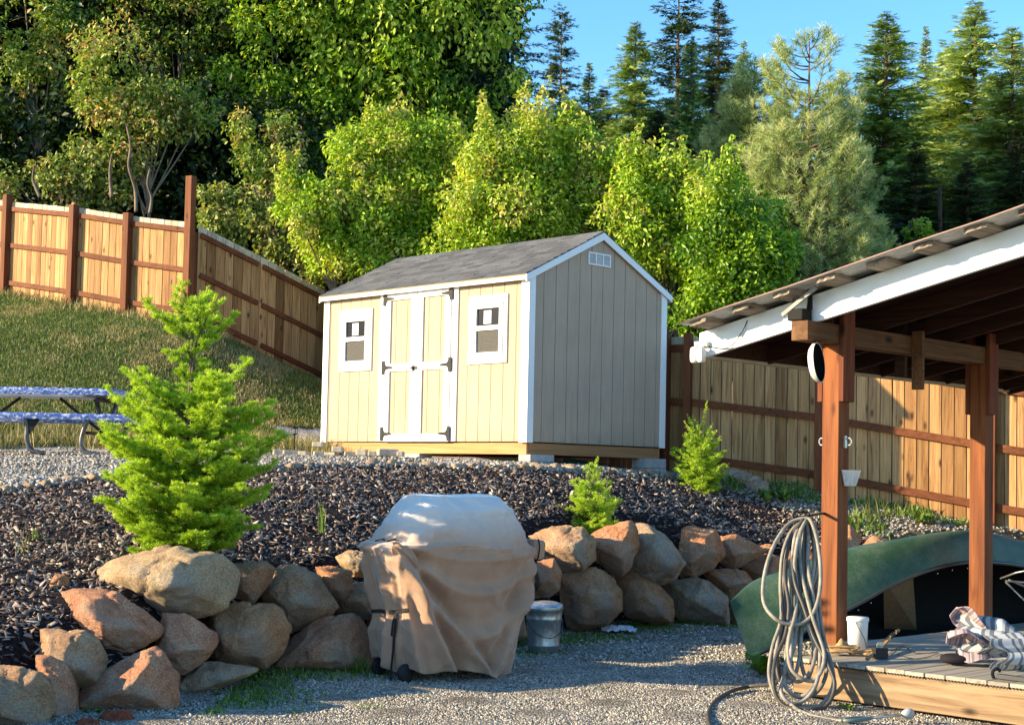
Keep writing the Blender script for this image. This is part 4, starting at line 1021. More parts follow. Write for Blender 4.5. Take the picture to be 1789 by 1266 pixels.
# ------------------------------------------------------------------ canoe
def canoe():
    g1 = [(1309,1150,12.05),(1355,1128,12.12),(1440,1086,12.22),(1500,1055,12.32),(1560,1022,12.45),(1630,994,12.6),(1700,982,12.8),(1789,989,13.1),(1900,1020,13.5),(2040,1075,14.0),(2120,1100,14.3)]
    kk = [(1275,1050,12.25),(1325,994,12.55),(1415,955,12.75),(1490,938,12.9),(1560,941,13.0),(1640,943,13.15),(1715,945,13.35),(1789,962,13.65),(1900,985,14.0),(2020,1030,14.3),(2110,1045,14.5)]
    Npt = 11
    g1 = [P(*q) for q in g1]; kk = [P(*q) for q in kk]
    g2 = []
    for i, (a, b) in enumerate(zip(g1, kk)):
        s = i/(Npt-1); f_ = math.sin(math.pi*min(max(s,0),1))**.6
        z = .03 + .02
        g2.append(Vector((a.x*(1-f_)+ (b.x+.10)*f_, a.y*(1-f_) + (b.y+.30)*f_, a.z*(1-f_) + z*f_)))
    g1 = catmull(g1, 8); kk = catmull(kk, 8); g2 = catmull(g2, 8)
    n = len(g1); M_ = 28; V_ = []
    org = Vector((g1[0].x, g1[0].y, 0))
    for i in range(n):
        s = i/(n-1); e = min(s, 1-s)
        a, k_, b = g1[i], kk[i], g2[i]
        f_ = min(1, e/.16)
        mid = (a+b)/2; dirk = (k_-mid)
        # section: blunt U with soft bilges, V-shaped at the ends
        for j in range(M_+1):
            t_ = j/M_; th = math.pi*t_
            ex = 2/(2.0+1.1*f_)
            cx_ = math.copysign(abs(math.cos(th))**ex, math.cos(th)); sn = abs(math.sin(th))**ex
            dk_ = Vector((dirk.x, dirk.y, dirk.z*(1-.20*f_)))
            V_.append(mid + (a-mid)*cx_*(1) + dk_*sn)
    V_ = [v-org for v in V_]
    Fq = [(i*(M_+1)+j, (i+1)*(M_+1)+j, (i+1)*(M_+1)+j+1, i*(M_+1)+j+1) for i in range(n-1) for j in range(M_)]
    t = MT('green_hull', .38, .45); v = t.coord('Object')
    nz = t.noise(v, 3.2, 8, .7); sc = t.noise(t.coord('Object',(2,2,40)), 5, 4, .7)
    dust = t.noise(t.coord('Object', (14,14,14)), 6, 6, .8)
    cc = t.ramp(nz, [(.3,(.014,.055,.028)),(.55,(.024,.080,.042)),(.75,(.05,.11,.065))])
    cc = t.mix(cc, (.15,.17,.125), t.math('MULTIPLY', t.ramp(dust, [(.4,0.0),(.62,1.0)]), t.ramp(nz, [(.4,.15),(.6,.8)])))
    spk = t.voro(v, 26); cc = t.mix(cc, (.5,.5,.46), t.ramp(spk, [(.03,1.0),(.05,0.0)]))
    t.col(cc); t.bump(dust, .15, .003)
    t.l(t.ramp(dust, [(.3,.28),(.7,.75)]), t.b.inputs['Roughness'])
    hullM = t.m
    root = thing('canoe', 'dark green canoe lying tipped on its side behind the pavilion deck', 'canoe', org)
    o = npmesh('hull', [tuple(v) for v in V_], Fq, {}, hullM, parent=root, smooth=True)
    # inner skin, 12 mm inside
    cen = [((g1[i]+g2[i])/2-org) for i in range(n)]
    Vi = [v + (cen[k//(M_+1)]-v).normalized()*.012 if (cen[k//(M_+1)]-v).length > .03 else v for k, v in enumerate(V_)]
    npmesh('hull_inside', [tuple(v) for v in Vi], [tuple(reversed(f)) for f in Fq[3*M_:-3*M_]], {}, plain('hull_inside', (.007,.007,.008), .8, .15), parent=root, smooth=True)
    al = plain('gunwale_vinyl', (.035,.04,.04), .3, .6)
    q = MB(); q.tube([p-org for p in g1], .016, 8); q.build('gunwale', al, root, smooth=True)
    q = MB(); q.tube([p-org for p in g2], .016, 8); q.build('gunwale', al, root, smooth=True)
    # bow deck plate
    q = MB(); a, b, c_ = g1[0]-org, g1[9]-org, g2[9]-org; q.add([a,b,c_],[(0,1,2)]); q.build('bow_plate', al, root)
    # seats: cane panels between the gunwales, rivets
    tan = plain('cane_seat', (.20,.145,.085), .8, .2, var=.2, scale=30)
    for i0, i1 in ((30,36),):
        q = MB(); a, b = g1[i0]-org, g1[i1]-org; c_, d = g2[i1]-org, g2[i0]-org
        dn = ((kk[(i0+i1)//2]-org) - (a+c_)/2).normalized()*.10
        def L_(u,v_,k_): return (a*(1-u)+b*u)*(1-v_)+(d*(1-u)+c_*u)*v_ + dn*k_
        q.add([L_(0,.02,1),L_(1,.02,1),L_(1,.98,1),L_(0,.98,1),L_(0,.02,1.25),L_(1,.02,1.25),L_(1,.98,1.25),L_(0,.98,1.25)],[(0,3,2,1),(4,5,6,7),(0,1,5,4),(1,2,6,5),(2,3,7,6),(3,0,4,7)]); q.build('seat', tan, root)
    riv = plain('rivet', (.75,.74,.7), .25, .5, .9)
    for i in (24, 27, 41, 44, 47):
        q = MB(); rbox(q, *(g1[i]-org+Vector((-.004,-.012,-.045))), .006,.006,.006, 2, 8); q.build('rivet', riv, root, smooth=True)
    return root
canoe()

# ------------------------------------------------------------------ hanging garden hose
HOSEM = MT('hose_rubber', .55, .35); v = HOSEM.coord('Object')
HOSEM.col(HOSEM.ramp(HOSEM.noise(v, 9, 5, .7), [(.3,(.13,.115,.09)),(.5,(.24,.215,.175)),(.7,(.37,.335,.28))])); HOSEM.bump(HOSEM.noise(v, 150, 3), .2, .002); HOSEM = HOSEM.m
HOSED = plain('hose_dark', (.055,.05,.045), .5, .4, var=.3, scale=12)
def hY(py): return 10.42 - (py-905)/(1240-905)*.72

hroot = thing('garden_hose', 'long grey garden hose hanging in loops from a hook beside the front post', 'hose', (P(1400,905,10.42).x, 10.42, 0))
loops = [
 ([(1408,905),(1378,915),(1350,955),(1336,1005),(1335,1050),(1352,1078),(1380,1090),(1410,1084),(1428,1055),(1434,1010),(1430,955),(1420,915)], -.05, HOSEM),
 ([(1412,908),(1385,925),(1368,965),(1364,1020),(1364,1080),(1350,1130),(1344,1180),(1358,1220),(1385,1238),(1415,1240),(1440,1225),(1455,1195),(1452,1160),(1440,1115),(1432,1060),(1428,1000),(1426,950),(1418,915)], .03, HOSEM),
 ([(1404,908),(1390,935),(1382,985),(1378,1040),(1381,1100),(1380,1150),(1368,1185),(1366,1210),(1382,1228),(1406,1222),(1425,1195),(1432,1150),(1430,1100),(1420,1040),(1412,985),(1412,935)], -.02, HOSEM),
 ([(1410,906),(1400,930),(1394,980),(1398,1040),(1410,1090),(1424,1130),(1430,1165),(1420,1200),(1396,1216),(1374,1200),(1372,1165),(1386,1120),(1400,1070),(1416,1020),(1424,970),(1420,925)], .0, HOSEM),
 ([(1406,908),(1394,925),(1375,960),(1371,1030),(1373,1090),(1362,1120),(1358,1160),(1364,1190),(1376,1165),(1380,1110),(1391,1060),(1404,1010),(1410,950),(1410,915)], .05, HOSED),
 ([(1414,908),(1404,935),(1401,1000),(1388,1060),(1376,1110),(1374,1150),(1386,1185),(1396,1150),(1402,1090),(1413,1040),(1428,985),(1426,930)], .02, HOSEM),
 ([(1402,910),(1386,945),(1388,1010),(1404,1060),(1420,1110),(1446,1160),(1458,1195),(1448,1228),(1420,1246),(1385,1240),(1360,1222),(1351,1190),(1356,1150),(1372,1110),(1378,1060),(1372,1000),(1382,940),(1400,912)], -.035, HOSED),
 ([(1408,910),(1402,960),(1408,1030),(1418,1090),(1422,1150),(1410,1185),(1398,1150),(1396,1090),(1390,1030),(1384,970),(1396,920)], .045, HOSEM),
]
for k_ in range(3):
    b_ = loops[[1,2,6][k_]][0]; loops.append(([(1400+(a-1400)*(.80-.10*k_)+3*k_, 905+(b-905)*(.93-.05*k_)) for a, b in b_], .06-.05*k_, HOSEM))
q = None
for li, (pp, off, mt) in enumerate(loops):
    pts = catmull([P(a + (random.uniform(-1,1)), b, hY(b)+off+.02*math.sin(i*2.1+li)) for i, (a, b) in enumerate(pp)], 8, closed=True)
    pts = [Vector((p.x, p.y, max(p.z, .014))) for p in pts]
    q = MB(); q.tube(pts, .0132, 10, caps=False); q.build('hose_coil', mt, hroot, world=True, smooth=True)
tail = [G(1352,1196,.013)] + [G(a,b,.024) for a,b in ((1310,1198),(1275,1208),(1248,1226),(1237,1250),(1250,1285),(1300,1320))]
tail[0] = Vector((tail[0].x, tail[0].y, .03))
q = MB(); q.tube(catmull([P(1358,1150,9.95), P(1358,1190,10.1)] + tail[1:], 8), .0132, 10); q.build('hose_tail', HOSED, hroot, world=True, smooth=True)
nz_ = [P(1366,1215,9.85), G(1392,1238,.014), G(1420,1250,.013), G(1450,1257,.013), G(1472,1259,.02)]
q = MB(); q.tube(catmull(nz_, 8), .0132, 10); q.build('hose_tail', HOSEM, hroot, world=True, smooth=True)
hk = P(1400, 903, 10.46); pe = L2W(-.0, .12, hk.z+.02)
hg = thing('hose_hanger', 'dark metal hose bracket on the side of the front post', 'bracket', hk)
q = MB(); q.bar(pe-hk, Vector((0,0,0)), .03, .012); q.build('bracket_arm', BLACKM, hg)
q = MB(); q.tube(catmull([(-.05,.02,.0),(-.05,.0,.03),(.0,-.01,.035),(.05,0,.03),(.05,.02,0),(0,.03,-.012)],6,closed=True), .006, 6); q.build('hook_ring', BLACKM, hg)
# spray wand
a, b = G(1476,1259,.03), G(1588,1246,.045)
wd = thing('spray_wand', 'grey green hose spray wand lying on the gravel before the deck', 'spray wand', a)
TEAL = plain('grey_green_plastic', (.14,.19,.17), .45, .4, var=.2)
q = MB()
d = (b-a); u_ = d.normalized(); s_ = Vector((-u_.y,u_.x,0))
ring = [u_*(.10+.10*math.cos(t_)*1.0) + Vector((0,0,.004)) + s_*(.030*math.sin(t_)) for t_ in [k*2*math.pi/20 for k in range(20)]]
q.tube(ring+[ring[0]], .012, 8, caps=False); q.build('handle_loop', TEAL, wd, smooth=True)
q = MB(); q.tube([u_*.20, u_*(d.length-.05)], .008, 8); q.build('wand_tube', SILV, wd, smooth=True)
q = MB(); q.tube([u_*(d.length-.06), u_*(d.length-.03), u_*(d.length-.005), u_*(d.length+.02)], [.010,.028,.034,.030], 16); q.build('spray_head', plain('spray_head', (.42,.44,.42), .4, .5), wd, smooth=True)

# ------------------------------------------------------------------ things on the deck
p = G(1498, 1134, .26)
bk_ = thing('plastic_bucket', 'white plastic bucket with a lid beside the front post', 'bucket', p)
q = MB(); q.lathe([(0,0),(.066,.0),(.073,.20),(.073,.205)], 28); q.build('bucket_body', WPL, bk_, smooth=True)
q = MB(); q.lathe([(.073,.20),(.079,.203),(.079,.225),(.072,.232),(0,.234)], 28); q.build('lid', WPL, bk_, smooth=True)
q = MB(); q.tube(catmull([(-.03,-.072,.20),(-.01,-.085,.16),(.03,-.088,.08),(.045,-.08,.02),(.05,-.10,.003)],6), .0028, 6); o = q.build('cable', CABLE); o.location = p; tag(o, 'thin black wire hanging down the front of the white bucket', 'cable')
p = G(1537, 1150, .26)
bx_ = thing('black_box', 'small black box with a silver round clasp on the deck', 'box', p, R(12))
q = MB(); q.box(-.048,-.03,0,.048,.03,.075); q.build('box_body', plain('black_plastic', (.02,.02,.022), .5, .4), bx_, bevel=.005)
q = MB(); q.lathe([(0,-.004),(.024,-.004),(.024,.004),(0,.004)], 20); o = q.build('clasp', SILV, bx_); o.location = (0,-.0,.09); o.rotation_euler = (R(90),0,0)
q = MB(); q.box(-.02,-.004,.0755,.02,.004,.09); q.build('clasp_stem', SILV, bx_)
ROPE = plain('sisal_rope', (.42,.27,.13), .9, .15, var=.35, scale=40, bump=.8, bscale=200)
p = G(1470, 1143, .26)
rp = thing('rope_heap', 'untidy heap of brown rope and rag at the foot of the front post', 'rope', p)
rr_ = random.Random(4)
q = MB(); pts = []
for i in range(46):
    a = i*1.15; rad = .03+.055*rr_.random(); pts.append((math.cos(a)*rad*1.6-.01, math.sin(a)*rad*.8-.03, .012+.055*rr_.random()*(1-rad*4)+.01))
q.tube(catmull(pts,5), .008, 6); q.build('rope_coil', ROPE, rp, smooth=True)
q = MB(); pts = [(.05,-.06,.012),(.10,-.03,.02),(.16,-.07,.015),(.20,-.03,.03),(.26,-.05,.015),(.24,.0,.02),(.17,.0,.028),(.12,-.05,.03),(.21,-.05,.04)]
q.tube(catmull(pts,6), .009, 6); q.build('rope_end', ROPE, rp, smooth=True)
q = MB(); q.tube([G(1515,1150,.28)-p, G(1560,1108,.34)-p, G(1570,1100,.40)-p], [.014,.018,.012], 8); q.build('driftwood_stick', plain('stick_wood', (.30,.20,.11), .9, .1, var=.3), rp, smooth=True)
bm = bmesh.new(); bmesh.ops.create_grid(bm, x_segments=18, y_segments=14, size=.5)
for v in bm.verts:
    x, y = v.co.x, v.co.y
    rr2 = math.hypot(x,y)
    v.co = Vector((x*.17, y*.13-.02, max(.012, .095*math.exp(-rr2*rr2*9)+.03*mnoise.noise(Vector((x*6,y*6,2)))+.012)))
me = bpy.data.meshes.new('rag'); bm.to_mesh(me); bm.free(); me.polygons.foreach_set('use_smooth',[True]*len(me.polygons)); me.materials.append(ROPE)
o = bpy.data.objects.new('brown_rag', me); C.objects.link(o); o.parent = rp
# wires over the deck
q = MB(); q.tube(catmull([G(1548,1146,.264),G(1575,1128,.264),G(1600,1140,.264),G(1640,1140,.264),G(1600,1150,.264),G(1568,1142,.264)],8), .0025, 6); o = q.build('cable', CABLE); tag(o, 'thin black wire wandering over the deck boards right of the black box', 'cable')
q = MB(); q.bar(G(1660,1127,.268), G(1722,1140,.268), .012, .008); o = q.build('stake', plain('pale_stake', (.6,.55,.45)), None); tag(o, 'thin pale wooden stake lying by the striped umbrella', 'stake')
# dark strap / folded handle at right
a = G(1738,1180,.275)
st_ = thing('folding_strap', 'dark grey flat folding handle at the right end of the deck', 'strap', a)
q = MB(); e = G(1835,1192,.275)-a; q.bar(Vector((.02,0,0)), e, .05, .028); q.build('flat_bar', plain('dark_grey_web', (.05,.05,.052), .6, .3), st_, bevel=.004)
q = MB(); q.tube(catmull([(0,0,-.03),(-.015,0,.02),(.01,0,.045),(.035,0,.03)],6), .011, 8); q.build('end_loop', BLACKM, st_)

# ------------------------------------------------------------------ striped umbrella bundle
def stripemat(name, a, b, freq, c=None):
    t = MT(name, .85, .15); sx = t.n('ShaderNodeSeparateXYZ'); uv = t.n('ShaderNodeTexCoord')
    at = t.attr('rnd'); x = t.math('FRACT', t.math('MULTIPLY', at, freq))
    st = [(0,a),(.42,a),(.44,b),(.60,b),(.62,c or a),(.80,c or a),(.82,b),(1,b)]
    t.col(t.ramp(x, st, 'CONSTANT')); v = t.coord('Object'); t.bump(t.noise(v, 160, 3), .2, .002); return t.m
WHG = stripemat('white_grey_stripe', (.44,.455,.46), (.13,.14,.16), 3.0, (.36,.38,.40))
PKG = stripemat('pink_grey_stripe', (.42,.29,.30), (.20,.17,.19), 4.0, (.46,.35,.36))
def petal(Lp, Wp, mt, parent, loc, rot, folds=3, curl=.5, seed=0):
    n1, n2 = 26, 22; V_ = []; tint = []; Fq = []
    for i in range(n1+1):
        s = i/n1
        wid = Wp*(math.sin(math.pi*min(s*.62+.05,1))**.7)*(.5 + .5*math.cos(max(0,(s-.72))/.28*math.pi*.5)) if s > .72 else Wp*(math.sin(math.pi*min(s*.62+.05,1))**.7)
        for j in range(n2+1):
            t_ = (j/n2-.5)*2
            V_.append((s*Lp, t_*wid*.5, .10*Wp*math.cos(t_*folds*math.pi+seed)*(.35+s) - curl*.35*Wp*t_*t_ + .18*Lp*math.sin(s*2.2)*curl + .01*math.sin(9*s+seed)))
    for i in range(n1):
        for j in range(n2):
            a = i*(n2+1)+j; Fq.append((a,a+1,a+n2+2,a+n2+1)); tint.append(min(.999,(i+.5)/n1*.97))
    o = npmesh('canopy_panel', V_, Fq, {'rnd': tint}, mt, parent=parent, smooth=True)
    o.location = loc; o.rotation_euler = rot
    so = o.modifiers.new('th','SOLIDIFY'); so.thickness = .004
    return o
ub = G(1800, 1165, .26)
um = thing('folded_umbrella', 'folded patio umbrella with pink, grey and white striped canopy lying on the deck', 'umbrella', ub, R(160))
def canopy_cone(Lc, Rm, nf, mt, parent, loc, rot, seed=0, open_=1.0):
    ns, ntt = 60, 220; V_ = []; Fq = []; tint = []
    for i in range(ns+1):
        s = i/ns
        for j in range(ntt):
            a = 2*math.pi*j/ntt
            fold = math.cos(nf*a+seed+1.2*s); f2 = math.cos(2.3*nf*a+seed*2)
            r = Rm*(.10+.90*min(1,(s/.38))**.7)*(1-.10*s)*(1+.30*s**.5*fold*min(1,s*4)+.07*f2*s)*(1+.12*mnoise.noise(Vector((math.cos(a)*1.5,math.sin(a)*1.5,seed+s*2))))
            x = -Lc*s*(1+.13*s*s*math.cos(nf*a+seed+.4)+.05*math.sin(3*a+seed))
            V_.append((x, r*math.cos(a)*open_, r*math.sin(a)*.82))
    for i in range(ns):
        for j in range(ntt):
            Fq.append((i*ntt+j,i*ntt+(j+1)%ntt,(i+1)*ntt+(j+1)%ntt,(i+1)*ntt+j)); tint.append((i+.5)/ns*.995)
    o = npmesh('canopy_panel', V_, Fq, {'rnd': tint}, mt, parent=parent, smooth=True); o.location = loc; o.rotation_euler = rot
    so = o.modifiers.new('th','SOLIDIFY'); so.thickness = .004
    return o
um.rotation_euler = (0,0,R(-8))
canopy_cone(.40,.135,6,WHG,um,(-.02,.02,.165),(0,R(4),R(-14)),seed=1)
canopy_cone(.34,.12,5,WHG,um,(.06,-.10,.125),(R(20),R(-4),R(16)),seed=2.4)
petal(.26,.20,PKG,um,(-.27,.02,.20),(R(55),R(-38),R(172)),folds=1,curl=.4,seed=1)
petal(.30,.20,PKG,um,(-.24,-.02,.13),(R(30),R(-12),R(186)),folds=2,curl=.35,seed=2)
petal(.24,.18,PKG,um,(-.22,-.04,.07),(R(-10),R(0),R(178)),folds=2,curl=.3,seed=4)
q = MB(); q.lathe([(0,0),(.03,0),(.034,.02),(.03,.04),(0,.045)], 20); o = q.build('hub_cap', plain('hub_grey', (.12,.12,.13), .4, .5), um, smooth=True); o.location = (.03,.0,.16); o.rotation_euler = (0,R(84),R(-35))
q = MB(); q.tube([(.95,.05,.14),(-.30,.02,.14)], .019, 12); q.build('pole', plain('umbrella_pole', (.10,.10,.10), .4, .5, .4), um, smooth=True)
dk = plain('dark_fabric', (.02,.018,.022), .9, .1)
q = MB(); rbox(q, -.48,-.02,.04,.10,.08,.035,2.5); q.build('dark_cover', dk, um, smooth=True)
# folding chair frame rods at the right edge
a = P(1757, 1016, 12.0)
fc = thing('folding_chair', 'thin grey metal frame rods of a folding chair at the right edge', 'chair', (a.x, a.y, .26))
ROD = plain('grey_rod', (.24,.24,.23), .35, .5, .7)
o3 = Vector((a.x,a.y,.26))
for pts in ([(1757,1014,12.0),(1800,1018,11.8),(1850,1020,11.6)], [(1757,1016,12.0),(1790,1048,11.9),(1830,1100,11.8)], [(1762,1012,12.0),(1810,1032,12.0)], [(1748,1010,12.15),(1775,1000,12.0),(1850,985,11.8)]):
    q = MB(); q.tube([P(*p)-o3 for p in pts], .008, 8); q.build('frame_rod', ROD, fc, smooth=True)
q = MB(); q.tube([P(1830,1100,11.8)-o3, Vector((P(1836,1110,11.8).x-o3.x, P(1836,1110,11.8).y-o3.y, .0))], .008, 8); q.tube([P(1850,1020,11.6)-o3, Vector((P(1856,1100,11.6).x-o3.x, P(1856,1100,11.6).y-o3.y, .0))], .008, 8); q.build('leg', ROD, fc, smooth=True)
q = MB(); s0 = P(1850,1020,11.6)-o3; q.box(s0.x-.02, s0.y-.4, s0.z-.01, s0.x+.45, s0.y+.02, s0.z+.01); q.build('seat', dk, fc)
# ------------------------------------------------------------------ galvanised bucket, white rag
t = MT('galvanised', .32, .5, .85); v = t.coord('Object')
vc = t.voro(t.coord('Object',(1,1,.7)), 38, out='Color'); s_c = t.n('ShaderNodeSeparateColor'); t.l(vc, s_c.inputs[0])
t.col(t.mix(t.ramp(s_c.outputs[0], [(0,(.36,.39,.40)),(1,(.56,.58,.58))]), (.30,.27,.22), t.ramp(t.noise(v, 9, 6, .75), [(.55,0.0),(.75,.6)])))
t.l(t.ramp(t.noise(v, 12, 5), [(.3,.25),(.7,.5)]), t.b.inputs['Roughness']); GALV = t.m
p = G(950, 1136, 0); zb = h1(p.x, p.y)
gb = thing('galvanised_bucket', 'galvanized metal bucket with lid standing behind the covered grill', 'bucket', (p.x, p.y+.10, zb), R(20))
q = MB(); q.lathe([(0,.0),(.125,.0),(.128,.012),(.132,.05),(.138,.06),(.134,.07),(.146,.27),(.152,.28),(.148,.29),(.155,.36),(.162,.365),(.160,.375)], 48); q.build('bucket_body', GALV, gb, smooth=True)
q = MB(); q.lathe([(.165,.365),(.168,.385),(.164,.40),(.12,.415),(.0,.425)], 48); o = q.build('lid', GALV, gb, smooth=True); o.rotation_euler = (R(3),R(-3),0)
q = MB(); q.tube([(.158*math.cos(a), .158*math.sin(a)-.02*math.sin(a), .28-.15*math.sin((a+math.pi))*1.0) for a in [math.pi+k*math.pi/24 for k in range(25)]], .004, 6); o = q.build('handle', plain('wire_handle', (.10,.10,.10), .4, .5, .6), gb, smooth=True)
p = G(1078, 1103, 0); p.y -= .12
bm = bmesh.new(); bmesh.ops.create_grid(bm, x_segments=46, y_segments=36, size=.5)
for v in bm.verts:
    x, y = v.co.x, v.co.y; a = math.atan2(y,x); rr = math.hypot(x,y)
    k_ = 1+.35*mnoise.noise(Vector((math.cos(a)*1.3, math.sin(a)*1.3, 4)))
    v.co = Vector((x*.30*k_, y*.26*k_, .025+.05*abs(mnoise.noise(Vector((x*5,y*5,1))))+.035*math.exp(-rr*rr*8)+.02*mnoise.noise(Vector((x*14,y*14,3)))))
me = bpy.data.meshes.new('rag'); bm.to_mesh(me); bm.free(); me.polygons.foreach_set('use_smooth',[True]*len(me.polygons)); me.materials.append(plain('white_cloth', (.70,.71,.74), .9, .1, var=.06))
o = bpy.data.objects.new('white_rag', me); C.objects.link(o); o.location = (p.x, p.y, h1(p.x,p.y)+.005); tag(o, 'crumpled white rag lying on the ground cover below the rocks', 'rag')

# ------------------------------------------------------------------ covered grill
gp = G(775, 1188, 0)
GR = R(33)
grl = thing('covered_grill', 'barbecue grill under a loose tan fabric cover on the gravel', 'grill', (gp.x+.0, gp.y+.30, 0), GR)
NT_, NZ = 420, 150
LX, BY = .60, .29
def lerp(a, b, t): return a+(b-a)*t
def interp(x, xs, ys):
    return float(np.interp(x, xs, ys))
V_ = np.zeros(((NZ+1), NT_, 3))
for i in range(NZ+1):
    s = i/NZ                                     # arc parameter bottom->top
    z = interp(s, [0,.50,.56,.62,.80,.92,1.0], [.045,.80,.90,.95,1.19,1.285,1.30])
    a = interp(s, [0,.2,.45,.54,.585,.62,.80,.92,1.0], [.485,.53,.58,.615,.63,.58,.46,.37,.31])
    b = interp(s, [0,.2,.45,.54,.585,.62,.80,.92,1.0], [.285,.295,.305,.315,.32,.31,.26,.18,.012])
    cxo = interp(s, [0,.5,.62,1.0], [-.01,0,.02,.02])
    for j in range(NT_):
        th = 2*math.pi*j/NT_
        e = interp(s, [0,.5,.7,1], [3.2,4.5,3.2,2.4])
        c, sn = math.cos(th), math.sin(th)
        x = a*math.copysign(abs(c)**(2/e), c)+cxo; y = b*math.copysign(abs(sn)**(2/e), sn)
        nx, ny = math.copysign(abs(c)**(2-2/e), c)/a, math.copysign(abs(sn)**(2-2/e), sn)/b
        nl = math.hypot(nx, ny)+1e-9; nx /= nl; ny /= nl
        d = 0.0; dz = 0.0
        u = (x-cxo)/a                               # -1..1 along the front
        lowf = 1-interp(s, [.40,.60], [0,1])         # below shelf
        if sn < 0:                                   # front side
            fr = min(1, -sn*2.2)
            # swags hanging between the two shelf corners, deepest right of the middle
            for (z0, zs, w_, am) in ((.93,.09,.028,.018),(.88,.28,.045,.034),(.84,.55,.06,.040)):
                cc_ = z0 - zs*(1-((u-.16)/1.02)**2)**1.0 if abs(u-.16) < 1.02 else z0
                dd = (z-cc_)/w_
                d += am*fr*(math.exp(-dd*dd) - .62*math.exp(-((dd-1.9)/1.3)**2))
            # strong oblique fold from the left shelf corner down to the hem
            xl = -.93 + .62*((.97-z)/.85)**1.25 if z < .97 else -.93
            dd = (u-xl)/.085; d += lowf*fr*(.095*math.exp(-dd*dd) - .065*math.exp(-((dd-1.7)/1.1)**2))
            xl3 = -.90 + 1.15*((.97-z)/.85)**1.7 if z < .97 else -.90
            dd = (u-xl3)/.11; d += lowf*fr*(.075*math.exp(-dd*dd) - .055*math.exp(-((dd-1.6)/1.1)**2))
            xl4 = .95 - .35*((.97-z)/.85)**1.5 if z < .97 else .95
            dd = (u-xl4)/.08; d += lowf*fr*(.055*math.exp(-dd*dd) - .035*math.exp(-((dd+1.6)/1.1)**2))
            xl2 = -.95 + .22*((.97-z)/.85) if z < .97 else -.95
            dd = (u-xl2)/.06; d += lowf*fr*(.030*math.exp(-dd*dd) - .022*math.exp(-((dd-1.5)/.9)**2))
            dd = (u-.93+.10*((.97-z)))/.09; d += lowf*fr*.022*math.exp(-dd*dd)
        if c < 0:                                    # left end: vertical folds, pinched by the strap
            ef = min(1, -c*1.6); w_ = y/b
            pin = math.exp(-((z-.47)/.16)**2)
            d += lowf*ef*((.026*math.cos(w_*8.2+1.2+1.5*z)+.015*math.cos(w_*17+2+3*z))*(1-.4*pin) - .045*pin)
            # shelf lip drooping forward
            if s > .5: d += ef*.05*math.exp(-((z-.93)/.035)**2)
        # hood: crease and cinched top edge
        if s > .6:
            d += .012*math.sin(u*5+z*9) * (1-abs(u)) + .010*mnoise.noise(Vector((x*5,y*5,z*6)))
            dd = (z-1.12-.05*u)/.012; d -= .006*math.exp(-dd*dd)
            if sn < 0:
                dd = math.hypot((u+.50)/.22, (z-1.03)/.08); d += .030*math.exp(-dd*dd) - .03*math.exp(-(math.hypot((u+.42)/.26,(z-.985)/.05))**2)
        wr = 1-2.2*abs(mnoise.noise(Vector((x*2.6+z*1.1+3,y*2.6,z*1.7-x*.8)))); wr2 = 1-2.2*abs(mnoise.noise(Vector((x*6-z*2+9,y*6,z*3.5+x*2))))
        nn = .016*max(0,wr)**4 + .007*max(0,wr2)**4 + mnoise.noise(Vector((x*4,y*4,z*3)))*.012 + mnoise.noise(Vector((x*10+z*6,y*10,z*8)))*.011 + mnoise.noise(Vector((x*26,y*26,z*20+x*9)))*.0022
        d += nn
        hem = (1-min(1,s/.1))
        zz = z + hem*(.035*math.sin(th*3+.6)+.02*math.sin(th*7)+ (.07*max(0,-c)**2) - .04*max(0,-sn)*max(0,1-abs(u-.2)) )
        V_[i,j] = (x+nx*d, y+ny*d, zz + (d*.25 if s > .6 else 0))
Fq = [(i*NT_+j, i*NT_+(j+1)%NT_, (i+1)*NT_+(j+1)%NT_, (i+1)*NT_+j) for i in range(NZ) for j in range(NT_)]
Fq += [(NZ*NT_+j, NZ*NT_+(j+1), NZ*NT_+(NT_-j-1), NZ*NT_+(NT_-j)%NT_) for j in range(1, NT_//2-1)]
t = MT('tan_cover_fabric', .78, .25); v = t.coord('Object')
sz = t.n('ShaderNodeSeparateXYZ'); t.l(v, sz.inputs[0])
c = t.ramp(t.noise(v, 2.4, 6, .6, .5), [(.3,(.35,.205,.130)),(.55,(.43,.265,.175)),(.75,(.49,.33,.235))])
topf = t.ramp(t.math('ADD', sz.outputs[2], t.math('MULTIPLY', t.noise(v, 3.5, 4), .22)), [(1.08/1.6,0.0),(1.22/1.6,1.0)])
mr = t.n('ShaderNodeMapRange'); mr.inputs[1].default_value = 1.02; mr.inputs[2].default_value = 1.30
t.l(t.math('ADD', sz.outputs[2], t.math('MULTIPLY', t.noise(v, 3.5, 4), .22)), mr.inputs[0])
c = t.mix(c, (.64,.61,.58), mr.outputs[0]); t.b.inputs['Sheen Weight'].default_value = .6; t.b.inputs['Sheen Roughness'].default_value = .4; t.col(c)  # whitish sheen on the hood top is painted into the cloth colour by height
t.bump(t.math('ADD', t.noise(v, 11, 6, .65, .6), t.math('MULTIPLY', t.noise(v, 420, 2), .12)), .35, .015)
COVER = t.m
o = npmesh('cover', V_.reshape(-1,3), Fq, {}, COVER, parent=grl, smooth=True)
so = o.modifiers.new('th','SOLIDIFY'); so.thickness = .003
# seam across the hood
q = MB(); 
for (zr, j0, j1, rr_s) in ((1.17, 0, NT_-1, .0022), (.965, 0, NT_-1, .002), (.085, 0, NT_-1, .0028)):
    q = MB(); pts = []
    for j in range(j0, j1+1, 3):
        i = int(np.argmin(abs(V_[:,j%NT_,2]-zr))); pts.append(tuple(V_[max(i,2),j%NT_]*1.0))
    q.tube(pts+[pts[0]], rr_s, 5, caps=False); q.build('seam', COVER, grl, smooth=True)
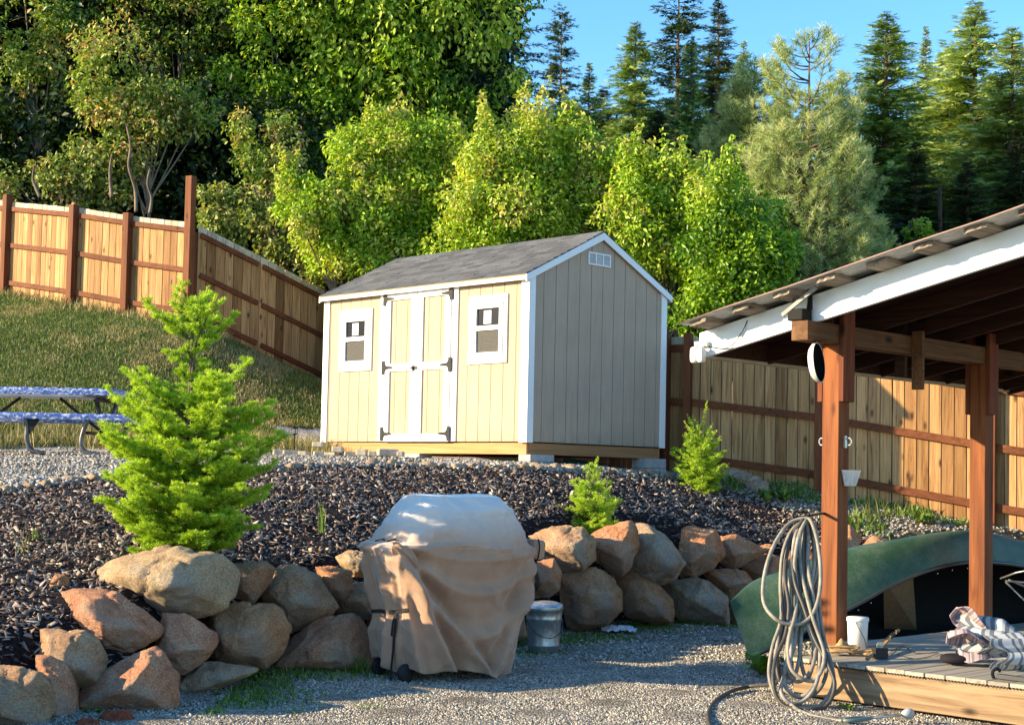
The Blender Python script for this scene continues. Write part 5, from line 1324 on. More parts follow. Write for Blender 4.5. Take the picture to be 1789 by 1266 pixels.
# cinched fold bunch at the left front shelf corner
bm = bmesh.new(); bmesh.ops.create_icosphere(bm, subdivisions=5, radius=1)
for v_ in bm.verts:
    d_ = v_.co; an = math.atan2(d_.y, d_.z)
    r_ = 1+.16*math.cos(an*6+d_.x*2.5)+.10*math.cos(an*11+1)+.12*mnoise.noise(d_*2.2)
    v_.co = Vector((d_.x*.115*r_, d_.y*.050*r_, d_.z*.052*r_))
me = bpy.data.meshes.new('bunch'); bm.to_mesh(me); bm.free(); me.polygons.foreach_set('use_smooth',[True]*len(me.polygons)); me.materials.append(COVER)
o = bpy.data.objects.new('gathered_corner', me); C.objects.link(o); o.parent = grl; o.location = (-.53,-.305,.875); o.rotation_euler = (R(20), R(38), R(8))
# side pocket at the right end
bm = bmesh.new(); bmesh.ops.create_icosphere(bm, subdivisions=4, radius=1)
for v_ in bm.verts:
    d_ = v_.co; e_ = .35
    v_.co = Vector((math.copysign(abs(d_.x)**e_,d_.x)*.055, math.copysign(abs(d_.y)**e_,d_.y)*.10, math.copysign(abs(d_.z)**e_,d_.z)*.072))*(1+.07*mnoise.noise(d_*3))
me = bpy.data.meshes.new('pocket'); bm.to_mesh(me); bm.free(); me.polygons.foreach_set('use_smooth',[True]*len(me.polygons)); me.materials.append(COVER)
o = bpy.data.objects.new('side_pocket', me); C.objects.link(o); o.parent = grl; o.location = (.655,-.12,.905); o.rotation_euler = (0,R(6),0)
WEB = plain('black_webbing', (.015,.015,.018), .7, .3)
q = MB(); q.tube(catmull([(.625,-.235,.985),(.632,-.245,.93),(.628,-.235,.85),(.615,-.22,.80)],6), .006, 6); q.build('strap', WEB, grl)
q = MB()
def onc(th, z, o=.007):
    j = int(round(th/(2*math.pi)*NT_)) % NT_; i = int(np.argmin(abs(V_[:80,j,2]-z))); p_ = V_[i,j]; h_ = math.hypot(p_[0],p_[1]); return (p_[0]+math.cos(th)*o, p_[1]+math.sin(th)*o, z)
pts = [onc(a_, z_) for a_, z_ in [(2.6+.08*k_, .45+.003*k_) for k_ in range(18)]]
for i in range(len(pts)-1): q.bar(pts[i], pts[i+1], .006, .026, (0,0,1))
q.build('strap', WEB, grl, bevel=.002)
q = MB(); pts = [onc(3.42,.47,.014),onc(3.43,.40,.014),onc(3.42,.30,.012),onc(3.43,.22,.012)]; pts += [(pts[-1][0]-.012,pts[-1][1],.10),(pts[-1][0]-.02,pts[-1][1]-.01,.0)]
for i in range(len(pts)-1): q.bar(pts[i], pts[i+1], .024, .005, (1,0,0))
pts = [onc(3.38,.47,.016),onc(3.30,.39,.014),onc(3.33,.31,.012)]
for i in range(len(pts)-1): q.bar(pts[i], pts[i+1], .018, .005, (1,0,0))
q.build('strap', WEB, grl)
q = MB(); q.tube(catmull([(-.62,-.04,.968),(-.585,-.09,.985),(-.55,-.06,.968),(-.51,-.13,.985),(-.50,-.07,.97),(-.46,-.17,.985),(-.43,-.13,.972)],6), .006, 6)
q.tube(catmull([(-.57,-.12,.97),(-.52,-.16,.98),(-.48,-.13,.97),(-.42,-.2,.98)],6), .0045, 6); q.build('drawstring', WEB, grl)
q = MB(); q.box(-.40,-.19,.10,.38,.20,.16); q.box(-.36,-.15,.16,.34,.17,.62)
for x in (-.38,.36):
    for y in (-.17,.17): q.tube([(x,y,.0),(x,y,.12)], .022, 10)
q.build('cart_base', plain('cart_black', (.02,.02,.024), .5, .4), grl)
for y in (-.20,.18):
    q = MB(); q.lathe([(0,-.016),(.05,-.018),(.062,-.01),(.062,.01),(.05,.018),(0,.016)], 24); w_ = q.build('wheel', plain('wheel_black', (.015,.015,.02), .6, .3), grl, smooth=True); w_.location = (-.44,y,.062); w_.rotation_euler = (R(90),0,0)

# ------------------------------------------------------------------ picnic table
t = MT('blue_paisley_cloth', .6, .3)
v = t.coord('Object'); w_ = t.n('ShaderNodeTexWave', wave_type='RINGS'); w_.inputs['Scale'].default_value = 7; w_.inputs['Distortion'].default_value = 9; w_.inputs['Detail'].default_value = 2.5; w_.inputs['Detail Scale'].default_value = 2.2
t.l(v, w_.inputs['Vector'])
vd = t.voro(v, 24)
c = t.ramp(w_.outputs['Fac'], [(.15,(.04,.10,.30)),(.5,(.10,.19,.42)),(.72,(.34,.42,.58)),(.9,(.56,.61,.68))])
c = t.mix(c, t.ramp(vd, [(.15,(.10,.13,.42)),(.22,(.62,.66,.74)),(.3,(.07,.11,.40))]), .35); t.col(c); t.bump(t.noise(v, 9, 4), .3, .01); PAIS = t.m
LEGM = plain('grey_metal_leg', (.10,.10,.10), .4, .5, .5, var=.5, scale=15)
tp = P(45, 801, 17.6); tz = h1(tp.x, tp.y)
tb = thing('picnic_table', 'picnic table with blue paisley covers on top and benches, standing on the gravel path', 'picnic table', (tp.x, tp.y, tz), R(-2))
def TX(px_): return P(px_, 800, 17.6).x - tp.x
x1 = TX(212); x0 = x1-2.05
q = MB()
def coverslab(q, x0, x1, y0, y1, zt, th, nx=60):
    vs = []; fs = []; ring = [(y0,-th),(y0-.005,-th*.3),(y0+.012,0),((y0+y1)/2,.004),(y1-.012,0),(y1+.005,-th*.3),(y1,-th)]
    for i in range(nx+1):
        s = i/nx; x = x0+(x1-x0)*s; e = min(1, min(i,nx-i)/2)
        for (y, dz) in ring: vs.append((x, y+random.uniform(-.002,.002), zt+dz*(1 if e>0 else 1) + (0 if dz < -th*.5 else .004*math.sin(i*1.3)) - (th*.4 if e == 0 and dz > -th*.5 else 0) + (.004*math.sin(i*2.2) if dz < -th*.5 else 0)))
    n = len(ring)
    for i in range(nx):
        for j in range(n-1): fs.append((i*n+j,(i+1)*n+j,(i+1)*n+j+1,i*n+j+1))
        fs.append((i*n+n-1,(i+1)*n+n-1,(i+1)*n,i*n))
    fs.append(tuple(range(n))); fs.append(tuple(reversed(range(nx*n, nx*n+n))))
    q.add(vs, fs)
coverslab(q, x0, x1, -.38, .38, .765, .075); tt = q.build('table_top', PAIS, tb, smooth=False)
q = MB(); q.box(x0+.05,-.36,.670,x1-.35,.36,.6895); q.build('tabletop_underside', plain('white_underside', (.6,.6,.58)), tb)
for yy_, nm in ((-.80,'near'),(.62,'far')):
    q = MB(); coverslab(q, x0-.02, x1+.33, yy_-.14, yy_+.14, .455, .065); q.build('bench_seat', PAIS, tb)
for xe in (x0+.28, x1-.30+.12):
    q = MB(); q.bar((xe+.0,-.34,.645),(xe+.0,.34,.645),.05,.05); q.build('cross_rail', BLACKM, tb)
for xe in (x0+.30, x1-.18):
    for sg_ in (-1,1):
        q = MB(); q.tube([(xe-.14*sg_,.0+.02*sg_,.66),(xe-.03*sg_,.02*sg_,.32),(xe-.02*sg_,.02*sg_,.20)], .026, 10); q.build('leg', LEGM, tb, smooth=True)
    q = MB(); q.bar((xe,-.70,.25),(xe,.60,.25),.035,.035); q.build('spreader', BLACKM, tb)
    for yy_ in (-.86,.68):
        q = MB(); q.tube(catmull([(xe+.06,yy_,.40),(xe+.02,yy_,.30),(xe-.01,yy_,.15),(xe+.02,yy_,.05),(xe+.12,yy_,.018),(xe+.2,yy_,.016)],6), .026, 10); q.build('leg', LEGM, tb, smooth=True)
    q = MB(); q.bar((xe-.55 if xe > 0 else xe+.55, 0, .66),(xe, 0, .24),.03,.03); q.build('brace', BLACKM, tb)
for xm in (TX(92)-.0,):
    q = MB(); q.tube(catmull([(xm-.02,-.86,.40),(xm-.0,-.86,.28),(xm+.0,-.86,.15),(xm+.05,-.86,.05),(xm+.13,-.86,.018),(xm+.2,-.86,.016)],6), .028, 10); q.build('leg', LEGM, tb, smooth=True)
    q = MB(); q.prism([(xm-.03,-.88,.39),(xm+.14,-.88,.39),(xm+.03,-.88,.22)], (0,.03,0)); q.build('bracket', BLACKM, tb)

# ------------------------------------------------------------------ foreground conifer saplings (needle by needle)
NEEDLE = leafmat('bright_needle', [(0,(.05,.11,.010)),(.3,(.14,.28,.016)),(.6,(.36,.54,.03)),(1,(.64,.80,.09))], .45, .38, .35)
BARKM = plain('sapling_bark', (.13,.10,.07), .9, .1, var=.35, scale=40, bump=.5, bscale=80)
def sapling(name, label, cat, base, Hh, whorls, seed, nl=.022, twig_len=.17, dens=260, leaders=((0,0,1),), wfn=None):
    rg = np.random.default_rng(seed); rnd = random.Random(seed)
    root = thing(name, label, cat, base)
    shoots = []                                     # (p0, p1, age 0 old..1 new)
    wood_ = MB()
    for (dx, dy, hh_) in leaders:
        wood_.tube(catmull([(0,0,-.03),(0.0,0,Hh*.5),(dx*.3,dy*.3,Hh*.86),(dx,dy,Hh*hh_)],8), [lerp(.020,.003,k/24)*(Hh/1.9+.2) for k in range(25)], 8)
        shoots.append((Vector((dx*.45,dy*.45,Hh*.885)), Vector((dx,dy,Hh*hh_)), 1.0))
    for (zf, Lw, nb, up) in whorls:
        nb += 1 if nb > 7 else 0; up += .10
        az0 = rnd.random()*6.28
        for k in range(nb):
            az = az0 + k*2*math.pi/nb + rnd.gauss(0,.22); L = Lw*rnd.uniform(.78,1.12); u0 = up + rnd.gauss(0,.16)
            z0 = zf*Hh + rnd.gauss(0,.022*Hh); d = Vector((math.cos(az),math.sin(az),0))
            pts = [Vector((0,0,z0)) + d*(L*s) + Vector((0,0,L*(math.tan(u0)*s*.75 + .16*s*s))) for s in (0,.25,.5,.75,1)]
            wood_.tube(pts, [.0075*Hh/1.9+.001,.006*Hh/1.9+.001,.0045*Hh/1.9+.001,.003,.0015], 5)
            P_ = catmull(pts, 6); n = len(P_)
            def at(s): return P_[min(int(s*(n-1)), n-1)]
            st = max(.12, .10/max(L,.1))
            shoots.append((at(.62), P_[-1], 1.0)); shoots.append((at(.2), at(.66), .25))
            m_ = max(3, int(L/.046))
            for i in range(m_):
                s = .22 + .76*i/m_; side = 1 if i % 2 else -1
                tl = twig_len*(1.05-.5*s)*rnd.uniform(.7,1.2)*min(1, L/.22)
                tang = (at(min(1,s+.1))-at(max(0,s-.1))); tang.normalize()
                lat = tang.cross(Vector((0,0,1))).normalized()*side
                dd = (tang*.72 + lat*.78 + Vector((0,0,rnd.uniform(-.35,.5)))).normalized()
                p0 = at(s); shoots.append((p0, p0+dd*tl, .45+.5*rnd.random()))
                if tl > .07:
                    for q2 in (-1,1):
                        d2 = (dd*.75 + dd.cross(Vector((0,0,1))).normalized()*q2*.65+Vector((0,0,.1))).normalized(); pp = p0+dd*tl*.55
                        shoots.append((pp, pp+d2*tl*.5, .6+.4*rnd.random()))
    wood_.build('trunk', BARKM, root, smooth=True)
    P0 = np.array([tuple(s[0]) for s in shoots]); P1 = np.array([tuple(s[1]) for s in shoots]); age = np.array([s[2] for s in shoots])
    LL = np.linalg.norm(P1-P0, axis=1); cnt = np.maximum(6, (LL*dens*2.1)).astype(int)
    idx = np.repeat(np.arange(len(shoots)), cnt); n = len(idx); s = rg.random(n)
    ax = (P1-P0)/LL[:,None]; A_ = ax[idx]
    rv = rg.normal(size=(n,3)); rv -= (rv*A_).sum(1)[:,None]*A_; rv /= np.linalg.norm(rv,axis=1)[:,None]
    dirn = A_*(.62+.5*s[:,None]**2) + rv; dirn /= np.linalg.norm(dirn,axis=1)[:,None]
    base_ = P0[idx] + (P1-P0)[idx]*s[:,None]
    ln = nl*rg.uniform(.75,1.15,n)*(1-.35*s**4); wd_ = np.cross(dirn, rg.normal(size=(n,3))); wd_ /= np.linalg.norm(wd_,axis=1)[:,None]; wd_ *= .00135*(nl/.022)
    V_ = np.stack([base_-wd_, base_+wd_, base_+wd_*.7+dirn*ln[:,None], base_-wd_*.7+dirn*ln[:,None]],1).reshape(-1,3)
    F_ = (np.arange(n)*4)[:,None] + np.array([0,1,2,3])
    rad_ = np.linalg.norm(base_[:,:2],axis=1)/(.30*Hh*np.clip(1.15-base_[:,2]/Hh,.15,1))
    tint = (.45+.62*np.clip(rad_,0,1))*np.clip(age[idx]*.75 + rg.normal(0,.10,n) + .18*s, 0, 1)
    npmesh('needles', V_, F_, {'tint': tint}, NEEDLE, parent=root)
    return root
b = P(322, 985, 10.75); b.z = h1(b.x, b.y)-.03
Hs = (P(322,540,10.75).z - b.z)
def wz(py): return (P(322,py,10.75).z - b.z)/Hs
Wk = 10.75/F
whorls = [(wz(958),85*Wk,8,.0),(wz(944),110*Wk,10,.05),(wz(928),130*Wk,10,.10),(wz(905),145*Wk,10,.14),(wz(880),150*Wk,9,.18),(wz(850),150*Wk,8,.25),(wz(822),150*Wk,8,.28),(wz(795),140*Wk,7,.34),(wz(770),115*Wk,6,.36),(wz(748),95*Wk,6,.42),(wz(722),118*Wk,6,.42),(wz(735),130*Wk,3,.55),
          (wz(692),26*Wk,2,.5),(wz(655),32*Wk,3,.45),(wz(632),40*Wk,4,.45),(wz(603),74*Wk,4,.62),(wz(575),48*Wk,3,.55),(wz(556),40*Wk,4,.75)]
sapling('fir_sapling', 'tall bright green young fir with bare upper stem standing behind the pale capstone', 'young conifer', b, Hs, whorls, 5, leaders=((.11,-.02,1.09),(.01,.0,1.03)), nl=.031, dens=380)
b = P(1030, 925, 15.1); b.z = h1(b.x, b.y)-.03; Hs = P(1030,806,15.1).z-b.z; k_ = 15.1/F
whorls = [(.03,40*k_,9,.15),(.10,48*k_,9,.3),(.2,52*k_,8,.35),(.32,50*k_,8,.4),(.44,46*k_,7,.5),(.56,36*k_,6,.6),(.68,24*k_,5,.7),(.80,16*k_,4,.8),(.90,9*k_,4,.9)]
sapling('fir_sapling', 'small bushy green conifer with a leaning tip above the boulders right of the grill', 'young conifer', b, Hs, whorls, 9, leaders=((.07,0,1.05),), nl=.031, twig_len=.13, dens=220)
b = P(1222, 843, 17.5); b.z = h1(b.x, b.y)-.03; Hs = P(1222,746,17.5).z-b.z; k_ = 1.12*17.5/F
whorls = [(.02,36*k_,9,.1),(.08,42*k_,9,.25),(.18,44*k_,9,.3),(.28,44*k_,9,.4),(.38,42*k_,8,.5),(.48,36*k_,8,.6),(.58,32*k_,7,.75),(.68,24*k_,7,.85),(.78,18*k_,6,.95),(.88,12*k_,5,1.05)]
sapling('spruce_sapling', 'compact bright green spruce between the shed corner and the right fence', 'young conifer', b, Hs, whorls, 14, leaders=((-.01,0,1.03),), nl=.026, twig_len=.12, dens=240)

# ------------------------------------------------------------------ weeds in tufts
def tuft(label, px, py, Y, n, hmin, hmax, w, spread, mat, lean=.4, zadd=0):
    p = P(px, py, Y); g = h1(p.x, p.y)+zadd; root = thing('weed', label, 'weed', (p.x, p.y, g), 0, 'weeds')
    a = RNG.normal(0, spread, (n,2)); pos = np.column_stack([a, np.zeros(n)])
    blades('blades', pos, hmin, hmax, w, mat, None, lean=lean, parent=root, kind=None)
    return root
def leafy(label, px, py, Y, n, L, mat, zadd=0, up=.8):
    p = P(px, py, Y); g = h1(p.x, p.y)+zadd; root = thing('broadleaf_weed', label, 'weed', (p.x, p.y, g), 0, 'weeds')
    V_ = []; F_ = []; tt_ = []
    for i in range(n):
        az = i*2.4+random.gauss(0,.3); l_ = L*random.uniform(.6,1.1); d = Vector((math.cos(az),math.sin(az),0)); s_ = Vector((-d.y,d.x,0)); e = up*random.uniform(.5,1.2)
        o_ = len(V_); 
        for k in range(7):
            s = k/6; w = l_*.22*math.sin(math.pi*min(1,s*.85+.12))*(1 if k else .15); c_ = d*(l_*s*.8)+Vector((0,0,l_*(e*s-.75*e*s*s*s)))
            V_ += [tuple(c_-s_*w+Vector((0,0,w*.4))), tuple(c_), tuple(c_+s_*w+Vector((0,0,w*.4)))]
            if k: 
                a = o_+(k-1)*3; F_ += [(a,a+1,a+4,a+3),(a+1,a+2,a+5,a+4)]; tt_ += [random.random()]*2
    npmesh('leaves', V_, F_, {'tint': tt_}, mat, parent=root, smooth=True); return root
leafy('tall leafy dock weed on the gravel under the canoe bow', 1330, 1178, 11.3, 11, .24, WEEDM, up=1.4)
leafy('low green weed at the foot of the deck skirt under the hose', 1480, 1236, 9.75, 16, .09, WEEDM, up=.9)
leafy('low green weed at the end of the flat slab by the rocks', 438, 1178, 10.5, 16, .10, WEEDM, up=1.0)
leafy('small low weed on the gravel in front of the grey slab', 380, 1205, 9.9, 12, .05, WEEDM)
tuft('tuft of grass at the foot of the rocks left of the grill', 628, 1170, 10.9, 60, .05, .22, .004, .05, WEEDM)
tuft('pale thin grass shoots in the bark chips between the young fir and the grill', 562, 935, 12.6, 14, .15, .30, .0045, .012, WEEDM, .12, .02)
tuft('pale thin grass shoots in the bark chips at the left edge', 38, 980, 10.6, 12, .10, .22, .0035, .03, STRAWM, .3, .02)
tuft('small yellow green tuft in the bark chips near the left edge', 60, 945, 11.0, 14, .05, .10, .004, .02, WEEDM, .4, .02)
for px, py, Y, lab in ((1340,858,17.6,'bushy weed in front of the right fence, left one of a pair'),(1372,856,17.7,'bushy weed in front of the right fence, right one of a pair')):
    leafy(lab, px, py, Y, 34, .17, WEEDM, up=1.6)
leafy('leafy weed on the bank seen between the two pavilion posts', 1615, 905, 17.2, 40, .17, WEEDM, up=1.5)
leafy('leafy weed at the base of the fence post behind the rear pavilion post', 1750, 925, 16.9, 30, .15, WEEDM, up=1.5)
tuft('straw coloured dry grass tuft on the bank right of the front post', 1540, 900, 17.3, 40, .08, .38, .004, .10, STRAWM, .4)
tuft('dry grass tuft under the left corner of the shed', 556, 790, 18.8, 40, .06, .2, .004, .12, STRAWM, .4)
for i, (px, py, Y) in enumerate(((170,1262,9.0),(150,1225,9.0))): leafy('small weed between the brick red stone and the rocks' if i == 0 else 'small weed in the crack below the rounded tan boulder', px, py, Y, 8, .06, WEEDM)
tuft('thin grass by the gravel left of the sunlit strip', 645, 1235, 9.4, 26, .02, .07, .003, .05, WEEDM)
# ------------------------------------------------------------------ trees
def leaf_cloud(rg, centers, radii, tints, per, L, Wr, sun=(-.87,-.42,.25), droop=.35, flat=.8):
    """small leaves spread through clumps; returns V, F, tint"""
    n0 = len(centers); cnt = np.maximum(8, (per*(radii/radii.mean())**2)).astype(int); idx = np.repeat(np.arange(n0), cnt); n = len(idx)
    d = rg.normal(size=(n,3)); d[:,2] *= flat; d /= np.linalg.norm(d,axis=1)[:,None]
    rr = radii[idx]*rg.uniform(.25,1.0,n)**.6
    c = centers[idx] + d*rr[:,None]
    out = d*.8 + rg.normal(size=(n,3))*.55
    ax = out.copy(); ax[:,2] -= droop; ax /= np.linalg.norm(ax,axis=1)[:,None]
    nr = d*.95 + np.array([0,0,.4]) + rg.normal(size=(n,3))*.38
    nr -= (nr*ax).sum(1)[:,None]*ax; nr /= np.linalg.norm(nr,axis=1)[:,None]
    sd = np.cross(ax, nr); ln = L*rg.uniform(.6,1.25,n)
    h = ln[:,None]*.5; w = (ln*Wr*.5)[:,None]
    b0 = c-ax*h; tp = c+ax*h - nr*h*.25
    l1 = c - sd*w + nr*w*.35 + ax*h*.05; r1 = c + sd*w + nr*w*.35 + ax*h*.05
    V_ = np.stack([b0, r1, tp, l1],1).reshape(-1,3); k = np.arange(n)*4
    F_ = np.concatenate([np.stack([k,k+1,k+2],1), np.stack([k,k+2,k+3],1)])
    tn = np.clip(tints[idx] + rg.normal(0,.13,n), 0, 1); return V_, F_, np.tile(tn, 2)
TRUNKM = plain('tree_bark', (.12,.09,.065), .95, .1, var=.4, scale=4, bump=.8, bscale=14)
PALEB = plain('pale_bark', (.20,.155,.115), .9, .1, var=.35, scale=4, bump=.6, bscale=14)
def broadleaf(name, label, group, blobs, Y, mat, L=.12, Wr=.5, per=46, clump=.42, density=1.0, depth=1.0, seed=1, tint=.5, trunk_px=None, bark=None, droop=.35, twigs=True, tvar=.2, base_y=None, shoots=0):
    """blobs: (px, py, r_px[, dY]); real crown lobes at distance Y"""
    rg = np.random.default_rng(seed); k = 1.0/F
    B = []
    for bl in blobs:
        dY = bl[3] if len(bl) > 3 else 0; y = Y+dY; c = P(bl[0], bl[1], y); B.append((np.array(c), bl[2]*y*k))
    cen = np.array([b_[0] for b_ in B]); rad = np.array([b_[1] for b_ in B])
    tx = trunk_px if trunk_px is not None else float(np.mean([b_[0] for b_ in blobs])); ty = Y if base_y is None else base_y
    bx = P(tx, 600, ty); g = h1(bx.x, bx.y)
    root = thing(name, label, 'tree' if 'shrub' not in name and 'bush' not in name else 'bush', (bx.x, bx.y, g), 0, group)
    org = np.array([bx.x, bx.y, g])
    cs = []; rs = []; ts = []
    for c, r in B:
        m_ = max(5, int(density*5.0*(r/clump)**2))
        d = rg.normal(size=(m_,3)); d /= np.linalg.norm(d,axis=1)[:,None]; d[:,1] *= depth
        d[:,1] = np.where(d[:,1] > .35, -d[:,1], d[:,1])
        q_ = c + d*r*rg.uniform(.40,1.18,m_)[:,None]
        cs.append(q_); rs.append(clump*rg.uniform(.55,1.25,m_)*min(1, r/clump)); ts.append(np.clip(tint + rg.normal(0,tvar,m_) + .12*d[:,2], 0, 1))
    if shoots:
        for _ in range(shoots):
            c, r = B[rg.integers(len(B))]; a = rg.uniform(-1,1); b0_ = np.array([c[0]+a*r*.8, c[1]-rg.uniform(0,.6)*r, c[2]+r*math.sqrt(max(0,1-a*a*.64))*.75])
            hh_ = rg.uniform(.35,.85); ln_ = rg.normal(0,.16)
            for q in range(6):
                cs.append((b0_+np.array([ln_*q/5, 0, hh_*q/5]))[None]); rs.append(np.array([.17*(1-.11*q)])); ts.append(np.array([min(1,tint+.15+.03*q)]))
    cs = np.concatenate(cs); rs = np.concatenate(rs); ts = np.concatenate(ts)
    V_, F_, tn = leaf_cloud(rg, cs-org, rs, ts, per, L, Wr, droop=droop)
    tr = MB(); ctr = Vector(tuple(cen.mean(0)-org)); bt = bark or TRUNKM
    top = Vector((ctr.x, ctr.y, max(.6, ctr.z))); rb = max(.05, min(.22, float(rad.max())*.07))
    tr.tube(catmull([(0,0,-.2),(.05,0,top.z*.35),(ctr.x*.5,ctr.y*.5,top.z*.7),tuple(top)],5), [lerp(rb, rb*.45, i/15) for i in range(16)], 8)
    for c, r in B:
        e = Vector(tuple(c-org)); s0 = Vector((ctr.x*.2, ctr.y*.2, min(top.z*.55, max(.3, e.z*.5))))
        md = s0.lerp(e, .5) + Vector((0,0,-.1*r))
        tr.tube(catmull([s0, md, e],5), [lerp(rb*.55, rb*.16, i/10) for i in range(11)], 6)
        if twigs:
            for _ in range(5):
                dd = Vector(tuple(rg.normal(size=3))).normalized(); tr.tube([e, e+dd*r*.5+Vector((0,0,.05)), e+dd*r*.9], [rb*.14, rb*.08, .006], 5)
    tr.build('trunk', bt, root, smooth=True, fix=False)
    npmesh('crown', V_, F_, {'tint': tn}, mat, parent=root)
    return root
LIME = leafmat('lime_leaf', [(0,(.06,.16,.010)),(.35,(.20,.36,.018)),(.65,(.38,.55,.040)),(.88,(.55,.67,.09)),(1,(.56,.50,.15))], .42, .38, .4)
MAPLE = leafmat('maple_leaf', [(0,(.04,.11,.008)),(.4,(.16,.32,.018)),(.75,(.36,.52,.045)),(1,(.55,.64,.11))], .5, .4, .25)
MADR = leafmat('dark_glossy_leaf', [(0,(.035,.09,.010)),(.4,(.14,.24,.028)),(.72,(.30,.41,.065)),(.92,(.48,.55,.14)),(1,(.60,.40,.16))], .45, .3, .3)
OLIVE = leafmat('olive_leaf', [(0,(.05,.11,.015)),(.5,(.20,.28,.05)),(.85,(.42,.48,.14)),(1,(.55,.36,.15))], .45, .3, .3)
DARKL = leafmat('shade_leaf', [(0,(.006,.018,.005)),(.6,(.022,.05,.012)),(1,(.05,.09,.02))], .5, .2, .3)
LSH = 'lime green shrubs behind the shed'; FOR = 'broadleaf trees beyond the upper fence'
S = lambda *a: a
broadleaf('lime_shrub', 'lime green shrub at the left end of the row, lowest branches over the sloping fence', LSH, [S(520,330,26),S(545,370,41),S(560,410,41),S(600,440,43,.3),S(640,455,41),S(515,365,22),S(590,380,41),S(560,330,22),S(620,400,48),S(600,475,24),S(680,450,43)], 27.6, LIME, L=.105, per=72, seed=21, tint=.62, shoots=10, clump=.36)
broadleaf('lime_shrub', 'lime green shrub with a domed crown above the left window of the shed', LSH, [S(640,260,51),S(670,215,22),S(608,290,43),S(700,290,61),S(600,250,14),S(745,260,41),S(730,230,18),S(650,330,61),S(720,350,61),S(690,395,58),S(765,300,41),S(770,370,48),S(770,255,18),S(805,380,48),S(805,310,36),S(790,270,24),S(560,400,40),S(590,440,40)], 28.2, LIME, L=.105, per=75, seed=22, tint=.68, shoots=10, clump=.36)
broadleaf('lime_shrub', 'lime green shrub with a thin upright spire of leaves left of the shed ridge', LSH, [S(850,215,16),S(855,250,24),S(848,290,41),S(880,300,53),S(830,340,56),S(900,360,68),S(840,400,56),S(896,240,14),S(930,300,48),S(790,420,44),S(880,430,48),S(945,260,30)], 27.2, LIME, L=.105, per=75, seed=23, tint=.70, shoots=10, clump=.36)
broadleaf('lime_shrub', 'tallest lime green shrub right above the ridge of the shed', LSH, [S(990,205,20),S(930,225,26),S(960,250,41),S(1005,240,28),S(1025,225,10),S(985,290,58),S(940,330,56),S(1030,310,56),S(1000,370,68),S(1060,350,56),S(945,395,48)], 27.8, LIME, L=.105, per=78, seed=24, tint=.72, shoots=10, clump=.36)
broadleaf('lime_shrub', 'lime green shrub behind the right slope of the shed roof', LSH, [S(1085,300,36),S(1125,285,20),S(1120,330,51),S(1170,310,39),S(1190,300,16),S(1180,360,58),S(1110,400,63),S(1180,430,58),S(1225,350,36),S(1150,470,43),S(1210,490,53)], 27.0, LIME, L=.105, per=75, seed=25, tint=.65, shoots=10, clump=.36)
broadleaf('lime_shrub', 'green shrub leaning over the right fence beside the pine', LSH, [S(1250,340,41),S(1240,400,53),S(1290,390,46),S(1255,460,58),S(1310,450,53),S(1225,530,43),S(1280,510,46),S(1330,500,41),S(1200,560,36),S(1350,460,36),S(1250,560,26),S(1370,480,28)], 25.6, LIME, L=.105, per=70, seed=26, tint=.36, tvar=.22, shoots=10, clump=.36)
broadleaf('lime_shrub', 'lime green shrub filling the band behind the domed one and the spire', LSH, [S(600,350,50),S(690,370,60),S(790,340,56),S(820,290,34),S(880,350,60),S(740,430,60),S(850,430,60),S(640,440,44)], 28.1, LIME, L=.105, per=70, seed=27, tint=.55, shoots=14, clump=.36)
broadleaf('lime_shrub', 'lime green shrub filling the band behind the shed ridge toward the pine', LSH, [S(960,360,60),S(1060,330,44),S(1080,390,60),S(1160,350,52),S(1250,350,44),S(1230,440,56),S(1320,420,44),S(1350,390,30)], 27.7, LIME, L=.105, per=70, seed=28, tint=.50, shoots=14, clump=.36)
# maple and the glossy trees on the left
broadleaf('bigleaf_tree', 'tall broad bright green tree in the middle reaching above the photo', FOR, [S(560,60,60),S(620,20,60),S(620,110,62),S(700,70,70),S(690,160,50),S(560,140,40),S(780,50,70),S(770,140,60),S(850,90,60),S(840,180,44),S(870,20,60),S(600,200,40),S(720,220,44),S(800,220,40),S(660,-50,80),S(800,-60,80),S(560,-50,60),S(900,150,26)], 34, MAPLE, L=.17, Wr=.5, per=81, clump=.62, seed=31, tint=0.70, droop=.8, trunk_px=690, tvar=.26)
broadleaf('madrone_tree', 'glossy leaved tree at the far left edge with a bare pale stem', FOR, [S(60,30,52),S(30,90,30),S(90,100,44),S(50,140,34),S(20,210,34),S(70,220,30),S(130,40,40),S(40,-40,60),S(-40,60,60),S(-40,180,60),S(110,165,24)], 33, MADR, L=.13, per=64, seed=32, tint=0.65, bark=PALEB, trunk_px=62, tvar=.25)
broadleaf('madrone_tree', 'sunlit glossy tree in three tiers left of the tall fence post', FOR, [S(160,110,42),S(210,85,40),S(250,120,36),S(175,160,44),S(230,190,46),S(285,150,40),S(320,175,38),S(330,215,36),S(270,230,40),S(190,220,38),S(290,190,40),S(360,200,22),S(225,260,34)], 31.5, MADR, L=.12, per=72, seed=33, tint=0.78, bark=PALEB, trunk_px=250, tvar=.24)
broadleaf('madrone_tree', 'dark topped tree above the sunlit three tiered tree', FOR, [S(200,10,46),S(260,30,44),S(320,20,46),S(300,80,34),S(370,70,50),S(400,10,50),S(240,-50,60),S(350,-60,60),S(350,130,30)], 34.5, MADR, L=.13, per=62, seed=34, tint=0.65, bark=PALEB, tvar=.25)
broadleaf('madrone_tree', 'shaded green tree between the tall fence post and the bright tree', FOR, [S(450,60,52),S(470,140,50),S(430,190,40),S(500,200,50),S(520,260,42),S(470,-30,60),S(560,200,44),S(540,290,34),S(400,140,34)], 33.5, MAPLE, L=.13, per=62, seed=35, tint=0.45, bark=PALEB, tvar=.22)
